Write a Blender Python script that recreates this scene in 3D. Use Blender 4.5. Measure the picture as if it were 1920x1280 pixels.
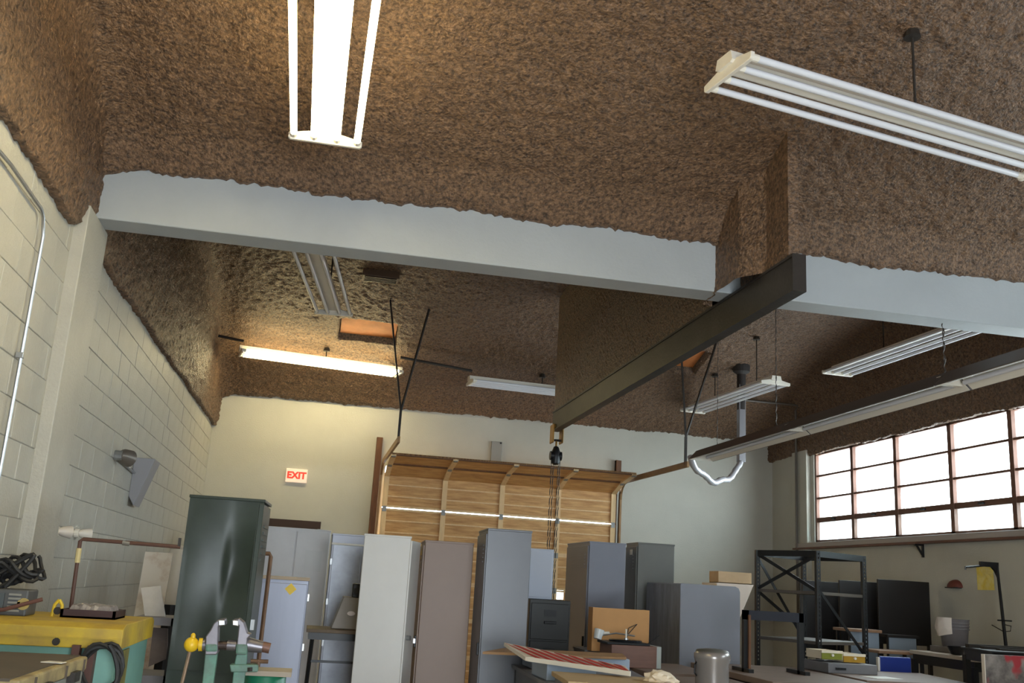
import bpy, bmesh, math, random
from mathutils import Vector, Matrix, noise
for o in list(bpy.data.objects): bpy.data.objects.remove(o)
random.seed(7)
scene = bpy.context.scene
COL = scene.collection
PI = math.pi

# ------------------------------------------------------------------ camera
F = 1840.0
YAW, PITCH, ROLL = (math.radians(a) for a in (10.58, 13.93, 3.46))
CAM = Vector((0, 0, 1.6))
_f = Vector((math.sin(YAW)*math.cos(PITCH), math.cos(YAW)*math.cos(PITCH), math.sin(PITCH)))
_r = Vector((math.cos(YAW), -math.sin(YAW), 0))
_u = _r.cross(_f)
CR = math.cos(ROLL)*_r + math.sin(ROLL)*_u
CU = -math.sin(ROLL)*_r + math.cos(ROLL)*_u
CF = _f
cd = bpy.data.cameras.new('camera'); cam = bpy.data.objects.new('camera', cd); COL.objects.link(cam)
cd.sensor_width = 36; cd.lens = 36*F/1920; cd.clip_start = .05; cd.clip_end = 200
m = Matrix.Identity(4)
for i in range(3):
    m[i][0] = CR[i]; m[i][1] = CU[i]; m[i][2] = -CF[i]; m[i][3] = CAM[i]
cam.matrix_world = m
scene.camera = cam

def at(x, y, ax, v):
    """point on the plane ax = v along the line of sight of a photo pixel"""
    d = (x-960)/F*CR - (y-640)/F*CU + CF
    i = 'xyz'.index(ax)
    return CAM + d*((v-CAM[i])/d[i])

# ------------------------------------------------------------------ light
w = bpy.data.worlds.new('sky'); scene.world = w; w.use_nodes = True
bg = w.node_tree.nodes['Background']
bg.inputs[0].default_value = (.84, .93, 1.0, 1); bg.inputs[1].default_value = 16.0
vs = scene.view_settings
vs.view_transform = 'Standard'; vs.look = 'None'; vs.gamma = 1; vs.use_curve_mapping = False
vs.exposure = 0.0
TUBE_POWER = 27.0
XL, XR, YF, YB = -1.62, 7.27, -2.3, 15.0
def portal(name, loc, rot, sx, sy):
    l = bpy.data.lights.new(name, 'AREA'); l.shape = 'RECTANGLE'; l.size = sx; l.size_y = sy
    l.cycles.is_portal = True
    o = bpy.data.objects.new(name, l); COL.objects.link(o); o.location = loc; o.rotation_euler = rot
portal('window_right_daylight', (XR+.02, 10.2, 3.13), (0, PI/2, 0), 1.4, 7)
portal('window_right_near_offscreen', (XR+.02, 4.2, 3.13), (0, PI/2, 0), 1.4, 3.2)
portal('door_front_offscreen', (1.4, YF-.05, 1.6), (PI/2, 0, 0), 2.8, 3.2)

# ------------------------------------------------------------------ materials
def lin(c):
    return tuple((v/255/12.92 if v/255 <= .04045 else ((v/255+.055)/1.055)**2.4) for v in c)
MATS = {}
def mat(name, rgb, rough=.6, metal=0, var=.0, scale=6, bump=0, bscale=40, rgb2=None, emit=None, spec=.5, stretch=None, coat=0, thr=(.3, .7)):
    if name in MATS: return MATS[name]
    M = bpy.data.materials.new(name); M.use_nodes = True; MATS[name] = M
    nt = M.node_tree; b = nt.nodes['Principled BSDF']; L = nt.links.new
    c = lin(rgb)
    b.inputs['Base Color'].default_value = (*c, 1); b.inputs['Roughness'].default_value = rough
    b.inputs['Metallic'].default_value = metal; b.inputs['Specular IOR Level'].default_value = spec
    b.inputs['Coat Weight'].default_value = coat
    if emit:
        b.inputs['Emission Color'].default_value = (*lin(emit[0]), 1); b.inputs['Emission Strength'].default_value = emit[1]
    tc = nt.nodes.new('ShaderNodeTexCoord'); vec = tc.outputs['Object']
    if stretch:
        mp = nt.nodes.new('ShaderNodeMapping'); mp.inputs['Scale'].default_value = stretch
        L(vec, mp.inputs[0]); vec = mp.outputs[0]
    if var or rgb2:
        n = nt.nodes.new('ShaderNodeTexNoise'); n.inputs['Scale'].default_value = scale; n.inputs['Detail'].default_value = 6
        n.inputs['Roughness'].default_value = .65; L(vec, n.inputs[0])
        r = nt.nodes.new('ShaderNodeValToRGB'); L(n.outputs[0], r.inputs[0])
        c2 = lin(rgb2) if rgb2 else tuple(v*(1-var) for v in c)
        r.color_ramp.elements[0].position = thr[0]; r.color_ramp.elements[1].position = thr[1]
        r.color_ramp.elements[0].color = (*c2, 1); r.color_ramp.elements[1].color = (*c, 1)
        L(r.outputs[0], b.inputs['Base Color'])
    if bump:
        n = nt.nodes.new('ShaderNodeTexNoise'); n.inputs['Scale'].default_value = bscale; n.inputs['Detail'].default_value = 5
        L(vec, n.inputs[0])
        bp = nt.nodes.new('ShaderNodeBump'); bp.inputs['Strength'].default_value = bump; bp.inputs['Distance'].default_value = .02
        L(n.outputs[0], bp.inputs['Height']); L(bp.outputs[0], b.inputs['Normal'])
    return M
foam = mat('sprayed_foam', (138, 107, 80), .5, scale=38, bump=1.0, bscale=60, spec=.5, thr=(.36, .66), rgb2=(62, 46, 34))
white_paint = mat('wall_paint', (190, 187, 175), .55, var=.12, scale=1.3, bump=.12, bscale=60)
block_paint = mat('block_paint', (184, 181, 171), .5, var=.2, scale=1.6, bump=.25, bscale=50)
mortar = mat('mortar_joint', (168, 164, 156), .8, var=.2, scale=5)
beam_paint = mat('beam_paint', (168, 173, 176), .55, var=.1, scale=2, bump=.1)
rust_steel = mat('mill_steel', (56, 51, 47), .5, 0, var=.4, scale=4, bump=.1, rgb2=(40, 35, 32), spec=.3)
black = mat('black_metal', (26, 27, 30), .4, .2, var=.3, scale=8)
black_rubber = mat('black_rubber', (30, 29, 29), .6)
white_enamel = mat('white_enamel', (226, 220, 208), .4, var=.08, scale=4)
tube_off = mat('unlit_tube', (212, 213, 219), .25)
tube_on = mat('lit_tube', (255, 246, 205), .3, emit=((255, 238, 184), TUBE_POWER))
zinc = mat('galvanised_steel', (180, 182, 184), .35, .8, var=.3, scale=8)
wood_door = mat('door_wood', (222, 176, 116), .6, var=.4, scale=3, stretch=(1, 4, 9), rgb2=(172, 122, 70))
wood_stile = mat('stile_wood', (234, 200, 150), .55, var=.2, scale=5, stretch=(4, 4, 1))
orange_ply = mat('orange_plywood', (196, 120, 62), .6, var=.3, scale=5)
brown_wood = mat('brown_wood', (112, 70, 38), .6, var=.4, scale=5, stretch=(6, 6, 1))
frame_wood = mat('window_wood', (112, 74, 56), .55, var=.3, scale=6)

# ------------------------------------------------------------------ mesh helpers
class MB:
    def __init__(s): s.v = []; s.f = []
    def add(s, vs, fs):
        n = len(s.v); s.v += [tuple(v) for v in vs]; s.f += [tuple(i+n for i in f) for f in fs]; return s
    def box(s, c, d, rz=0, M=None):
        x, y, z = (k/2 for k in d); vs = []
        R = Matrix.Rotation(rz, 3, 'Z') if M is None else M
        for i in (-1, 1):
            for j in (-1, 1):
                for k in (-1, 1): vs.append(Vector(c)+R @ Vector((i*x, j*y, k*z)))
        return s.add(vs, [(0, 1, 3, 2), (4, 6, 7, 5), (0, 4, 5, 1), (2, 3, 7, 6), (0, 2, 6, 4), (1, 5, 7, 3)])
    def ext(s, a, b):
        a, b = Vector(a), Vector(b); return s.box((a+b)/2, [abs(k) for k in (b-a)])
    def bar(s, p, q, w, h, up=(0, 0, 1)):
        p, q = Vector(p), Vector(q); d = (q-p); L = d.length; d.normalize(); up = Vector(up)
        if abs(d.dot(up)) > .98: up = Vector((0, 1, 0))
        sd = d.cross(up).normalized(); up = sd.cross(d)
        M = Matrix((sd, d, up)).transposed()
        return s.box((p+q)/2, (w, L, h), M=M)
    def tube(s, pts, r, n=8, caps=True):
        pts = [Vector(p) for p in pts]; k = len(pts); rs = r if isinstance(r, (list, tuple)) else [r]*k
        ref = None; rings = []
        for i, p in enumerate(pts):
            d = (pts[min(i+1, k-1)]-pts[max(i-1, 0)]).normalized()
            if ref is None:
                ref = Vector((0, 0, 1)) if abs(d.z) < .9 else Vector((1, 0, 0))
            a = d.cross(ref).normalized(); ref = a.cross(d)
            rings.append([p+rs[i]*(math.cos(2*PI*j/n)*a+math.sin(2*PI*j/n)*ref) for j in range(n)])
        vs = [v for ring in rings for v in ring]; fs = []
        for i in range(k-1):
            for j in range(n): fs.append((i*n+j, i*n+(j+1) % n, (i+1)*n+(j+1) % n, (i+1)*n+j))
        if caps: fs += [tuple(range(n))[::-1], tuple((k-1)*n+j for j in range(n))]
        return s.add(vs, fs)
    def lathe(s, prof, c=(0, 0, 0), n=20):
        c = Vector(c); vs = []; fs = []; k = len(prof)
        for r, z in prof:
            for j in range(n): vs.append(c+Vector((r*math.cos(2*PI*j/n), r*math.sin(2*PI*j/n), z)))
        for i in range(k-1):
            for j in range(n): fs.append((i*n+j, i*n+(j+1) % n, (i+1)*n+(j+1) % n, (i+1)*n+j))
        fs += [tuple(range(n))[::-1], tuple((k-1)*n+j for j in range(n))]
        return s.add(vs, fs)
    def prism(s, poly, ax, a, b):
        """polygon in the two other axes, extruded along ax from a to b"""
        def P(u, v, t): return {'x': (t, u, v), 'y': (u, t, v), 'z': (u, v, t)}[ax]
        n = len(poly)
        vs = [P(u, v, a) for u, v in poly]+[P(u, v, b) for u, v in poly]
        fs = [tuple(range(n)), tuple(range(n, 2*n))[::-1]]+[(i, (i+1) % n, n+(i+1) % n, n+i) for i in range(n)]
        return s.add(vs, fs)
    def hexa(s, bot, top):
        """box from 4 bottom and 4 top points"""
        return s.add(list(bot)+list(top), [(3, 2, 1, 0), (4, 5, 6, 7), (0, 1, 5, 4), (1, 2, 6, 5), (2, 3, 7, 6), (3, 0, 4, 7)])
    def build(s, name, M, parent=None, bevel=0, smooth=False):
        me = bpy.data.meshes.new(name); me.from_pydata(s.v, [], s.f); me.update()
        bm = bmesh.new(); bm.from_mesh(me); bmesh.ops.recalc_face_normals(bm, faces=bm.faces)
        if bevel:
            bmesh.ops.bevel(bm, geom=[e for e in bm.edges if e.is_manifold and e.calc_face_angle(0) > .6], offset=bevel, segments=2, affect='EDGES', profile=.5)
        if smooth:
            for f in bm.faces: f.smooth = True
            for e in bm.edges:
                if e.is_manifold and e.calc_face_angle(0) > .7: e.smooth = False
        bm.to_mesh(me); bm.free()
        me.materials.append(M)
        o = bpy.data.objects.new(name, me); COL.objects.link(o)
        if parent: o.parent = parent
        return o
def tag(o, label=None, cat=None, group=None, kind=None):
    if label: o['label'] = label
    if cat: o['category'] = cat
    if group: o['group'] = group
    if kind: o['kind'] = kind
    return o
def thing(name, label, cat, loc=(0, 0, 0), rz=0, group=None):
    o = bpy.data.objects.new(name, None); COL.objects.link(o); o.location = loc; o.rotation_euler = (0, 0, rz)
    o.empty_display_size = .1
    return tag(o, label, cat, group)
def struct(o, label=None): return tag(o, label, kind='structure')
def shift(o, loc):
    """move the origin of an unparented mesh to loc without moving its shape"""
    o.data.transform(Matrix.Translation(-Vector(loc))); o.location = loc; return o
def fbm(p, oct=3):
    a = 1; t = 0
    for i in range(oct): t += a*noise.noise(p); p = p*2.1+Vector((3.1, 1.7, 5.2)); a *= .5
    return t

# ------------------------------------------------------------------ room shell
floor_m = mat('concrete_floor', (214, 198, 176), .5, var=.18, scale=2)
struct(MB().ext((XL-.2, YF-.2, -.2), (XR+.2, YB+.4, 0)).build('floor', floor_m), 'worn grey concrete workshop floor')
struct(MB().ext((XL-8, YB+.4, -.25), (XR+8, YB+14, -.05)).build('ground_outside', mat('asphalt', (150, 150, 148), .9, var=.2)), 'pale asphalt outside the overhead door')

# left wall of painted blocks
WL = struct(MB().ext((XL-.25, YF-.2, 0), (XL-.006, YB+.2, 5.5)).build('wall_left', mortar), 'grey painted concrete block wall')
bl = MB().ext((-.03, .002, .002), (.0, .398, .198)).build('block', block_paint, WL, bevel=.004)
bl.location = (XL, 4.4, 1.4); mesh_full = bl.data
hb = MB().ext((-.03, .002, .002), (.0, .198, .198)).build('block', block_paint, WL, bevel=.004); mesh_half = hb.data
hb.location = (XL, 14.8, 1.4)
rest = MB()
for c in range(18):
    z = c*.2; off = .2 if c % 2 else 0
    y = YF+.1-off
    while y < YB:
        y1 = min(y+.4, YB)
        vis = (y >= 4.35 and z >= 1.39)
        if vis:
            if abs(y-4.4) < .01 and abs(z-1.4) < .01:
                pass
            o = bpy.data.objects.new('block', mesh_full if y1-y > .3 else mesh_half); COL.objects.link(o); o.parent = WL
            o.location = (XL+random.uniform(-.0025, .002), y, z)
        else:
            rest.ext((XL-.03, y+.003, z+.003), (XL, y1-.003, z+.197))
        y += .4
bpy.data.objects.remove(bl); bpy.data.objects.remove(hb)
tag(rest.build('block_courses', block_paint, WL), 'remaining painted block courses', kind='stuff')
# shallow pilaster and conduit on the left wall
pil = struct(MB().ext((XL-.02, 6.08, 0), (XL+.075, 6.62, 3.712)).build('trim_1', block_paint, bevel=.006), 'painted pilaster under the cross beam')
cz = at(80, 400, 'x', XL+.03)
pts = [at(-60, 215, 'x', XL+.03), at(20, 308, 'x', XL+.03), at(66, 375, 'x', XL+.03), at(78, 392, 'x', XL+.03), at(81, 408, 'x', XL+.03), at(79, 440, 'x', XL+.03), Vector((XL+.03, 5.42, 1.0)), Vector((XL+.03, 5.42, 0))]
pts[5].y = 5.42; pts[4].y = min(pts[4].y, 5.43)
ct = thing('conduit_pipe', 'thin galvanised conduit bending down the left block wall', 'conduit', (0, 0, 0))
MB().tube(pts, .0095, 8).build('pipe', zinc, ct, smooth=True)
for z in (1.5, 2.6):
    MB().ext((XL+.004, 5.405, z), (XL+.044, 5.435, z+.03)).build('coupling', zinc, ct, bevel=.004)

# back wall with openings for the overhead door and the exit door
D0, D1, DH = .97, 4.58, 3.25
wb = MB()
wb.ext((XL-.2, YB, 0), (-.66, YB+.25, 5.5)).ext((-.66, YB, 2.30), (.06, YB+.25, 5.5)).ext((.06, YB, 0), (D0, YB+.25, 5.5))
wb.ext((D0, YB, DH), (D1, YB+.25, 5.5)).ext((D1, YB, 0), (XR+.2, YB+.25, 5.5))
struct(wb.build('wall_back', white_paint), 'cream painted back wall of the workshop')
# exit door under a dark lintel
dr = struct(MB().ext((-.64, YB+.04, 0), (.04, YB+.09, 2.12)).build('door_1', mat('exit_door_paint', (150, 120, 92), .5)), 'exit door in the back wall')
MB().ext((-.72, YB-.02, 2.24), (.10, YB+.05, 2.345)).build('lintel', mat('dark_lintel', (58, 38, 28), .6), dr)
MB().ext((-.66, YB-.005, 0), (-.62, YB+.1, 2.24)).build('jamb', frame_wood, dr)
MB().ext((.02, YB-.005, 0), (.06, YB+.1, 2.24)).build('jamb', frame_wood, dr)
MB().ext((-.62, YB+.04, 2.12), (.02, YB+.09, 2.24)).build('door_head', frame_wood, dr)

# right wall with window band
W0, W1, WZ0, WZ1 = 6.9, 13.62, 2.47, 3.79
wr = MB()
wr.ext((XR, YF-.2, 0), (XR+.25, YB+.2, WZ0)).ext((XR, YF-.2, WZ1), (XR+.25, YB+.2, 5.5))
wr.ext((XR, W1, WZ0), (XR+.25, YB+.2, WZ1)).ext((XR, 5.7, WZ0), (XR+.25, W0, WZ1)).ext((XR, YF-.2, WZ0), (XR+.25, 2.7, WZ1))
struct(wr.build('wall_right', white_paint), 'cream painted right wall under the windows')
struct(MB().ext((XR-.07, 13.72, 0), (XR+.01, 14.18, 3.86)).build('trim_2', white_paint, bevel=.006), 'painted pilaster beside the window band')
MB_r = MB().tube([(XR-.1, 13.98, 0), (XR-.1, 13.98, 4.5), (XR-.1, 13.9, 4.57), (5.9, 13.9, 4.57)], .018, 8)
tag(MB_r.build('riser_conduit', mat('dark_conduit', (92, 84, 76), .5), smooth=True), 'dark conduit rising beside the window and crossing the ceiling', 'conduit')

def glass_mat(name, tr, tint):
    M = bpy.data.materials.new(name); M.use_nodes = True; nt = M.node_tree; nt.nodes.clear(); L = nt.links.new
    o = nt.nodes.new('ShaderNodeOutputMaterial'); t = nt.nodes.new('ShaderNodeBsdfTransparent'); g = nt.nodes.new('ShaderNodeBsdfTranslucent')
    s = nt.nodes.new('ShaderNodeBsdfGlossy'); s.inputs['Roughness'].default_value = .1
    m1 = nt.nodes.new('ShaderNodeMixShader'); m2 = nt.nodes.new('ShaderNodeMixShader')
    t.inputs[0].default_value = (*tint, 1); g.inputs[0].default_value = (*tint, 1)
    m1.inputs[0].default_value = tr; L(t.outputs[0], m1.inputs[1]); L(g.outputs[0], m1.inputs[2])
    m2.inputs[0].default_value = .06; L(m1.outputs[0], m2.inputs[1]); L(s.outputs[0], m2.inputs[2]); L(m2.outputs[0], o.inputs[0])
    return M
g_clear = glass_mat('window_glass', .12, (.95, .97, .96)); g_frost = glass_mat('frosted_glass', .45, (.86, .95, .95))
def window_band(y0, y1, ys, first):
    """one mullioned band: each unit between two mullions is a window"""
    nwin = first
    for a, b in zip(ys[:-1], ys[1:]):
        fr = MB()
        fr.ext((XR+.02, a, WZ0), (XR+.12, a+.035, WZ1)).ext((XR+.02, b-.035, WZ0), (XR+.12, b, WZ1))
        fr.ext((XR+.02, a, WZ0), (XR+.12, b, WZ0+.04)).ext((XR+.02, a, WZ1-.03), (XR+.12, b, WZ1))
        W = struct(fr.build('window_%d' % nwin, frame_wood), 'steel sash window with brown frame high in the right wall')
        rows = [WZ0+.04, 2.80, 3.12, 3.45, WZ1-.03]
        for i, z in enumerate(rows[1:4]):
            h = .07 if i == 0 else .028
            MB().ext((XR+.03, a+.03, z-h/2), (XR+.11, b-.03, z+h/2)).build('glazing_bar', frame_wood, W)
        for i in range(4):
            MB().ext((XR+.065, a+.03, rows[i]), (XR+.071, b-.03, rows[i+1])).build('pane', g_frost if i == 0 else g_clear, W)
        if i: MB().ext((XR+.0, (a+b)/2-.04, 2.79), (XR+.03, (a+b)/2+.04, 2.81)).build('latch', black, W)
        nwin += 1
    return nwin
n = window_band(W0, W1, [W0, 7.15, 8.25, 9.32, 10.38, 11.52, 12.58, W1], 1)
window_band(2.7, 5.7, [2.7+i*1.0 for i in range(4)], n)
sl = MB().ext((XR-.10, 6.6, 2.40), (XR+.03, 14.05, 2.47)).build('trim_3', mat('sill_paint', (168, 158, 150), .5), bevel=.006); struct(sl, 'window sill')
MB().ext((XR-.115, 6.6, 2.375), (XR-.02, 14.1, 2.40)).build('sill_edge', frame_wood, sl)
bk = MB().ext((XR-.12, 10.93, 2.355), (XR+.0, 10.96, 2.376)).ext((XR-.02, 10.93, 2.22), (XR+.0, 10.96, 2.376)).bar((XR-.09, 10.945, 2.36), (XR-.01, 10.945, 2.24), .02, .02)
tag(bk.build('sill_bracket', black), 'small black bracket under the window sill', 'bracket')

# front wall behind the camera with an open roll-up doorway
wf = MB().ext((XL-.2, YF-.25, 0), (0, YF, 5.5)).ext((2.8, YF-.25, 0), (XR+.2, YF, 5.5)).ext((0, YF-.25, 3.2), (2.8, YF, 5.5))
struct(wf.build('wall_front', white_paint), 'front wall with an open doorway behind the camera')

# cross beam
BZ0, BZ1, BY0, BY1 = 3.71, 4.06, 6.30, 6.53
struct(MB().ext((XL, BY0, BZ0), (XR, BY1, 4.6)).build('trim_4', beam_paint, bevel=.008), 'pale blue-grey painted concrete cross beam')

# foam-sprayed barrel vaults
RAD = 8.95
def vz(y):
    yc = 10.7 if y > 6.4 else 2.1
    return 5.2-RAD+math.sqrt(max(RAD*RAD-(y-yc)**2, 0))
def foam_d(p):
    return .014*fbm(p*1.7, 2)+.009*noise.noise(p*9)+.015*noise.noise(p*21)+.011*noise.noise(p*43)
PATCH = [(.06, .86, 12.9, 13.45), (4.45, 5.25, 12.75, 13.4), (.42, .84, 4.1, 4.78)]
def vault(name, y0, y1, zend0, zend1, label):
    nx = 400; x0, x1 = XL, XR
    ys = []; n = 385
    for i in range(n+1): ys.append(y0+(y1-y0)*i/n)
    V = []
    rows = []
    for iy, y in enumerate(ys):
        row = []
        for ix in range(nx+1):
            x = x0+(x1-x0)*ix/nx
            z = vz(y)
            # cove down to the springing at each end
            for ye, ze in ((y0, zend0), (y1, zend1)):
                d = abs(y-ye)
                if ze is not None and d < .22:
                    t = (1-d/.22)**2; z = z*(1-t)+t*(ze+.016*noise.noise(Vector((x*1.9, ye, 3)))+.014*noise.noise(Vector((x*9, ye, 8)))+.014*noise.noise(Vector((x*27, ye, 8))))
            # cove into the side walls
            for xe in (x0, x1):
                d = abs(x-xe)
                if d < .3: z -= .14*(1-d/.3)**2
            z += foam_d(Vector((x, y, z)))
            for a, b, c, e in PATCH:
                if a < x < b and c < y < e: z = vz(y)+.13
            row.append((x, y, z))
        rows.append(row)
    # turn the ends back to the wall or beam
    if zend1 is not None:
        rows.append([(x, y+.06, z+.004) for x, y, z in rows[-1]])
    if zend0 is not None:
        rows.insert(0, [(x, y-.06, z+.004) for x, y, z in rows[0]])
    V = [v for r in rows for v in r]; W = nx+1
    Fc = [(j*W+i, j*W+i+1, (j+1)*W+i+1, (j+1)*W+i) for j in range(len(rows)-1) for i in range(nx)]
    me = bpy.data.meshes.new(name); me.from_pydata(V, [], Fc); me.update()
    me.polygons.foreach_set('use_smooth', [True]*len(me.polygons))
    me.materials.append(foam)
    o = bpy.data.objects.new(name, me); COL.objects.link(o)
    return struct(o, label)
c1 = vault('ceiling', YF, BY0-.045, None, BZ1, 'brown spray-foam barrel vault over the near bay')
c2 = vault('ceiling_far', BY1+.045, YB-.045, BZ1-.05, 4.13, 'brown spray-foam barrel vault over the far bay')
c2.name = 'ceiling.001'

def foam_band(name, X, sgn, y0, y1, zf, label, top=None):
    """sprayed band on a side wall, ragged lower edge"""
    n = int((y1-y0)/.026); mz = 52; V = []; W = n+1
    for j in range(-1, mz+1):
        for i in range(n+1):
            y = y0+(y1-y0)*i/n
            zb = zf(y)+.03*noise.noise(Vector((y*1.7, X, 0)))+.02*noise.noise(Vector((y*7, X, 4)))+.016*noise.noise(Vector((y*23, X, 4)))
            zt = vz(y)+.05
            t = max(j, 0)/mz; z = zb+(zt-zb)*t
            d = 0 if j < 0 else .045+.03*min(1, t*6)+.09*max(0, t-.75)**2*16+foam_d(Vector((X+20, y, z)))
            V.append((X+sgn*max(d, .0), y, z))
    Fc = [(j*W+i, j*W+i+1, (j+1)*W+i+1, (j+1)*W+i) for j in range(mz+1) for i in range(n)]
    me = bpy.data.meshes.new(name); me.from_pydata(V, [], Fc); me.update()
    me.polygons.foreach_set('use_smooth', [True]*len(me.polygons)); me.materials.append(foam)
    o = bpy.data.objects.new(name, me); COL.objects.link(o)
    return struct(o, label)
foam_band('trim_5', XL, 1, YF, 6.32, lambda y: 3.55+.10*max(0, y-5.9)/.4, 'brown spray-foam band above the near block wall')
foam_band('trim_6', XL, 1, 6.5, 15.0, lambda y: 3.60+.02*(y-6.6)/2-.03, 'brown spray-foam band above the far block wall')
foam_band('trim_7', XR, -1, 6.5, 15.0, lambda y: 3.82 if y > 13.7 else 3.775, 'brown spray-foam band above the far windows')
foam_band('trim_8', XR, -1, YF, 6.32, lambda y: 3.82, 'brown spray-foam band above the near windows')

# foam-covered fin carrying the monorail
def fin():
    x0, x1, y0, y1, z0 = 2.745, 2.815, 5.42, 11.6, 3.70
    V = []; Fc = []
    n = 200; mz = 50
    def grid(fn, nu, nv):
        b = len(V)
        for j in range(nv+1):
            for i in range(nu+1): V.append(fn(i/nu, j/nv))
        for j in range(nv):
            for i in range(nu):
                a = b+j*(nu+1)+i; Fc.append((a, a+1, a+nu+2, a+nu+1))
    def left(u, v):
        y = y0+(y1-y0)*u; z = z0+(vz(y)+.08-z0)*v
        if 6.2 < y < 6.64: z = z0+(4.5-z0)*v
        s = .12*max(0, min(1, (y-5.74-.05*noise.noise(Vector((3, 2, z*5))))/.16)) if y < 6.32 else (.10 if y < 6.6 else 0)
        return (x0-s-max(0, foam_d(Vector((x0+7, y*1.3, z)))*.6) if 0 < u < 1 else x0-s, y, z)
    def right(u, v):
        y = y0+(y1-y0)*u; z = z0+(vz(y)+.08-z0)*v
        return (x1+(max(0, foam_d(Vector((x1+9, y, z)))*.5) if 0 < u < 1 else 0), y, z)
    grid(left, n, mz); grid(right, n, mz)
    grid(lambda u, v: (x0+(x1-x0)*u, y0, z0+(vz(y0)+.08-z0)*v), 3, mz)
    grid(lambda u, v: (x0+(x1-x0)*u, y1, z0+(vz(y1)+.08-z0)*v), 3, mz)
    me = bpy.data.meshes.new('trim_9'); me.from_pydata(V, [], Fc); me.update(); me.materials.append(foam)
    o = bpy.data.objects.new('trim_9', me); COL.objects.link(o); struct(o, 'foam-covered hanging fin above the steel monorail')
fin()

# plywood patches in the ceiling recesses
for (a, b, c, e), lab in zip(PATCH, ('orange plywood patch in the far ceiling above the lit lamp', 'orange plywood patch in the far ceiling by the vent pipe', 'orange plywood patch in the near ceiling by the lit lamp')):
    V = []
    bot = [(a+.02, c+.02, vz(c)+.09), (b-.02, c+.02, vz(c)+.09), (b-.02, e-.02, vz(e)+.09), (a+.02, e-.02, vz(e)+.09)]
    top = [(x, y, z+.03) for x, y, z in bot]
    tag(MB().hexa(bot, top).build('ceiling_patch', orange_ply), lab, 'panel')

# ------------------------------------------------------------------ overhead steel, lamps, hoist
ib = thing('monorail_beam', 'dark steel monorail I-beam hung below the foam fin', 'beam', (2.78, 5.36, 3.46))
IL = 11.66-5.36
MB().ext((-.045, 0, 0), (.045, IL, .016)).build('bottom_flange', rust_steel, ib)
MB().ext((-.045, 0, .226), (.045, IL, .242)).build('top_flange', rust_steel, ib)
MB().ext((-.034, .002, .016), (.034, IL-.002, .226)).build('web', rust_steel, ib)
MB().ext((-.045, -.012, 0), (.045, .0, .242)).build('end_plate', rust_steel, ib)

ht = thing('chain_hoist', 'black chain hoist on a brass trolley at the monorail end', 'hoist', (2.78, 11.55, 3.46))
brass = mat('brass', (150, 112, 50), .4, .6, var=.3)
for s in (-1, 1):
    MB().ext((s*.058-.008, -.09, -.16), (s*.058+.008, .09, .07)).build('trolley_plate', brass, ht, bevel=.01)
    for yy in (-.05, .05):
        MB().tube([(s*.05, yy, .045), (s*.02, yy, .045)], .028, 12).build('wheel', brass, ht)
MB().tube([(-.06, 0, -.12), (.06, 0, -.12)], .014, 10).build('axle', rust_steel, ht)
MB().tube([(0, 0, -.11), (0, 0, -.21)], .012, 8).build('hook', brass, ht)
MB().lathe([(.02, -.42), (.05, -.40), (.062, -.33), (.058, -.27), (.03, -.2), (.012, -.19)], n=14).build('hoist_body', black, ht, smooth=True)
MB().tube([(-.07, 0, -.31), (.07, 0, -.31)], .055, 14).build('chain_wheel', black, ht, smooth=True)
chain_m = mat('chain_steel', (70, 64, 60), .5, .5)
def chain(mb, p, q, s=.035, r=.004):
    p, q = Vector(p), Vector(q); d = q-p; n = max(2, int(d.length/s)); u = d.normalized()
    a = u.cross(Vector((0, 1, 0))).normalized() if abs(u.y) < .9 else u.cross(Vector((1, 0, 0))).normalized(); b = u.cross(a)
    for i in range(n):
        c = p+d*((i+.5)/n); w = a if i % 2 else b; h = d.length/n*.62
        mb.tube([c+u*h, c+w*r*2, c-u*h, c-w*r*2, c+u*h], r, 4, False)
    return mb
for dx, dy, zb in ((-.055, -.02, -2.3), (-.02, .02, -2.3), (.03, -.02, -2.3), (.06, .02, -2.3)):
    chain(MB(), (dx, dy, -.35), (dx, dy, zb), .06, .0045).build('chain', chain_m, ht)

# fluorescent fixtures: four tubes, centre channel, end brackets
def fixture(p, q, lit, label, rods, width=.42, ztop=None):
    p, q = Vector(p), Vector(q); c = (p+q)/2; d = q-p; L = d.length; rz = math.atan2(d.y, d.x)
    t = thing('fluorescent_light', label, 'light fixture', c, rz, None)
    h = L/2
    MB().prism([(-.055, .02), (.055, .02), (.075, .03), (.06, .085), (-.06, .085), (-.075, .03)], 'x', -h-.03, h+.03).build('channel', white_enamel, t)
    for s in (-1, 1):
        poly = [(-width/2, -.022), (-width/2+.012, -.031), (width/2-.012, -.031), (width/2, -.022), (width/2, .010), (.085, .036), (-.085, .036), (-width/2, .010)]
        MB().prism(poly, 'x', s*h-.012, s*h+.012).build('end_bracket', white_enamel, t, bevel=.004)
    for y in (-.18, -.065, .065, .18):
        MB().tube([(-h+.012, y, -.005), (h-.012, y, -.005)], .019, 12, True).build('tube', tube_on if lit else tube_off, t, smooth=True)
        for s in (-1, 1):
            MB().tube([(s*(h-.012), y, -.005), (s*(h-.05), y, -.005)], .0205, 10).build('lamp_holder', white_enamel, t)
    for f in rods:
        x = -h+f*L; P = c+d.normalized()*(x)
        zc = (vz(P.y)+.03 if ztop is None else ztop)-c.z
        MB().tube([(x, 0, .08), (x, 0, zc)], .008, 6).build('hanger_rod', rust_steel, t)
        MB().lathe([(.05, zc-.07), (.04, zc-.03), (.02, zc)], (x, 0, 0), 10).build('ceiling_cup', rust_steel, t)
    return t
fixture((-.165, 5.37, 4.1), (-.14, 2.95, 3.98), True, 'lit four-tube fluorescent fixture hanging over the near bay', (.2, .8))
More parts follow.
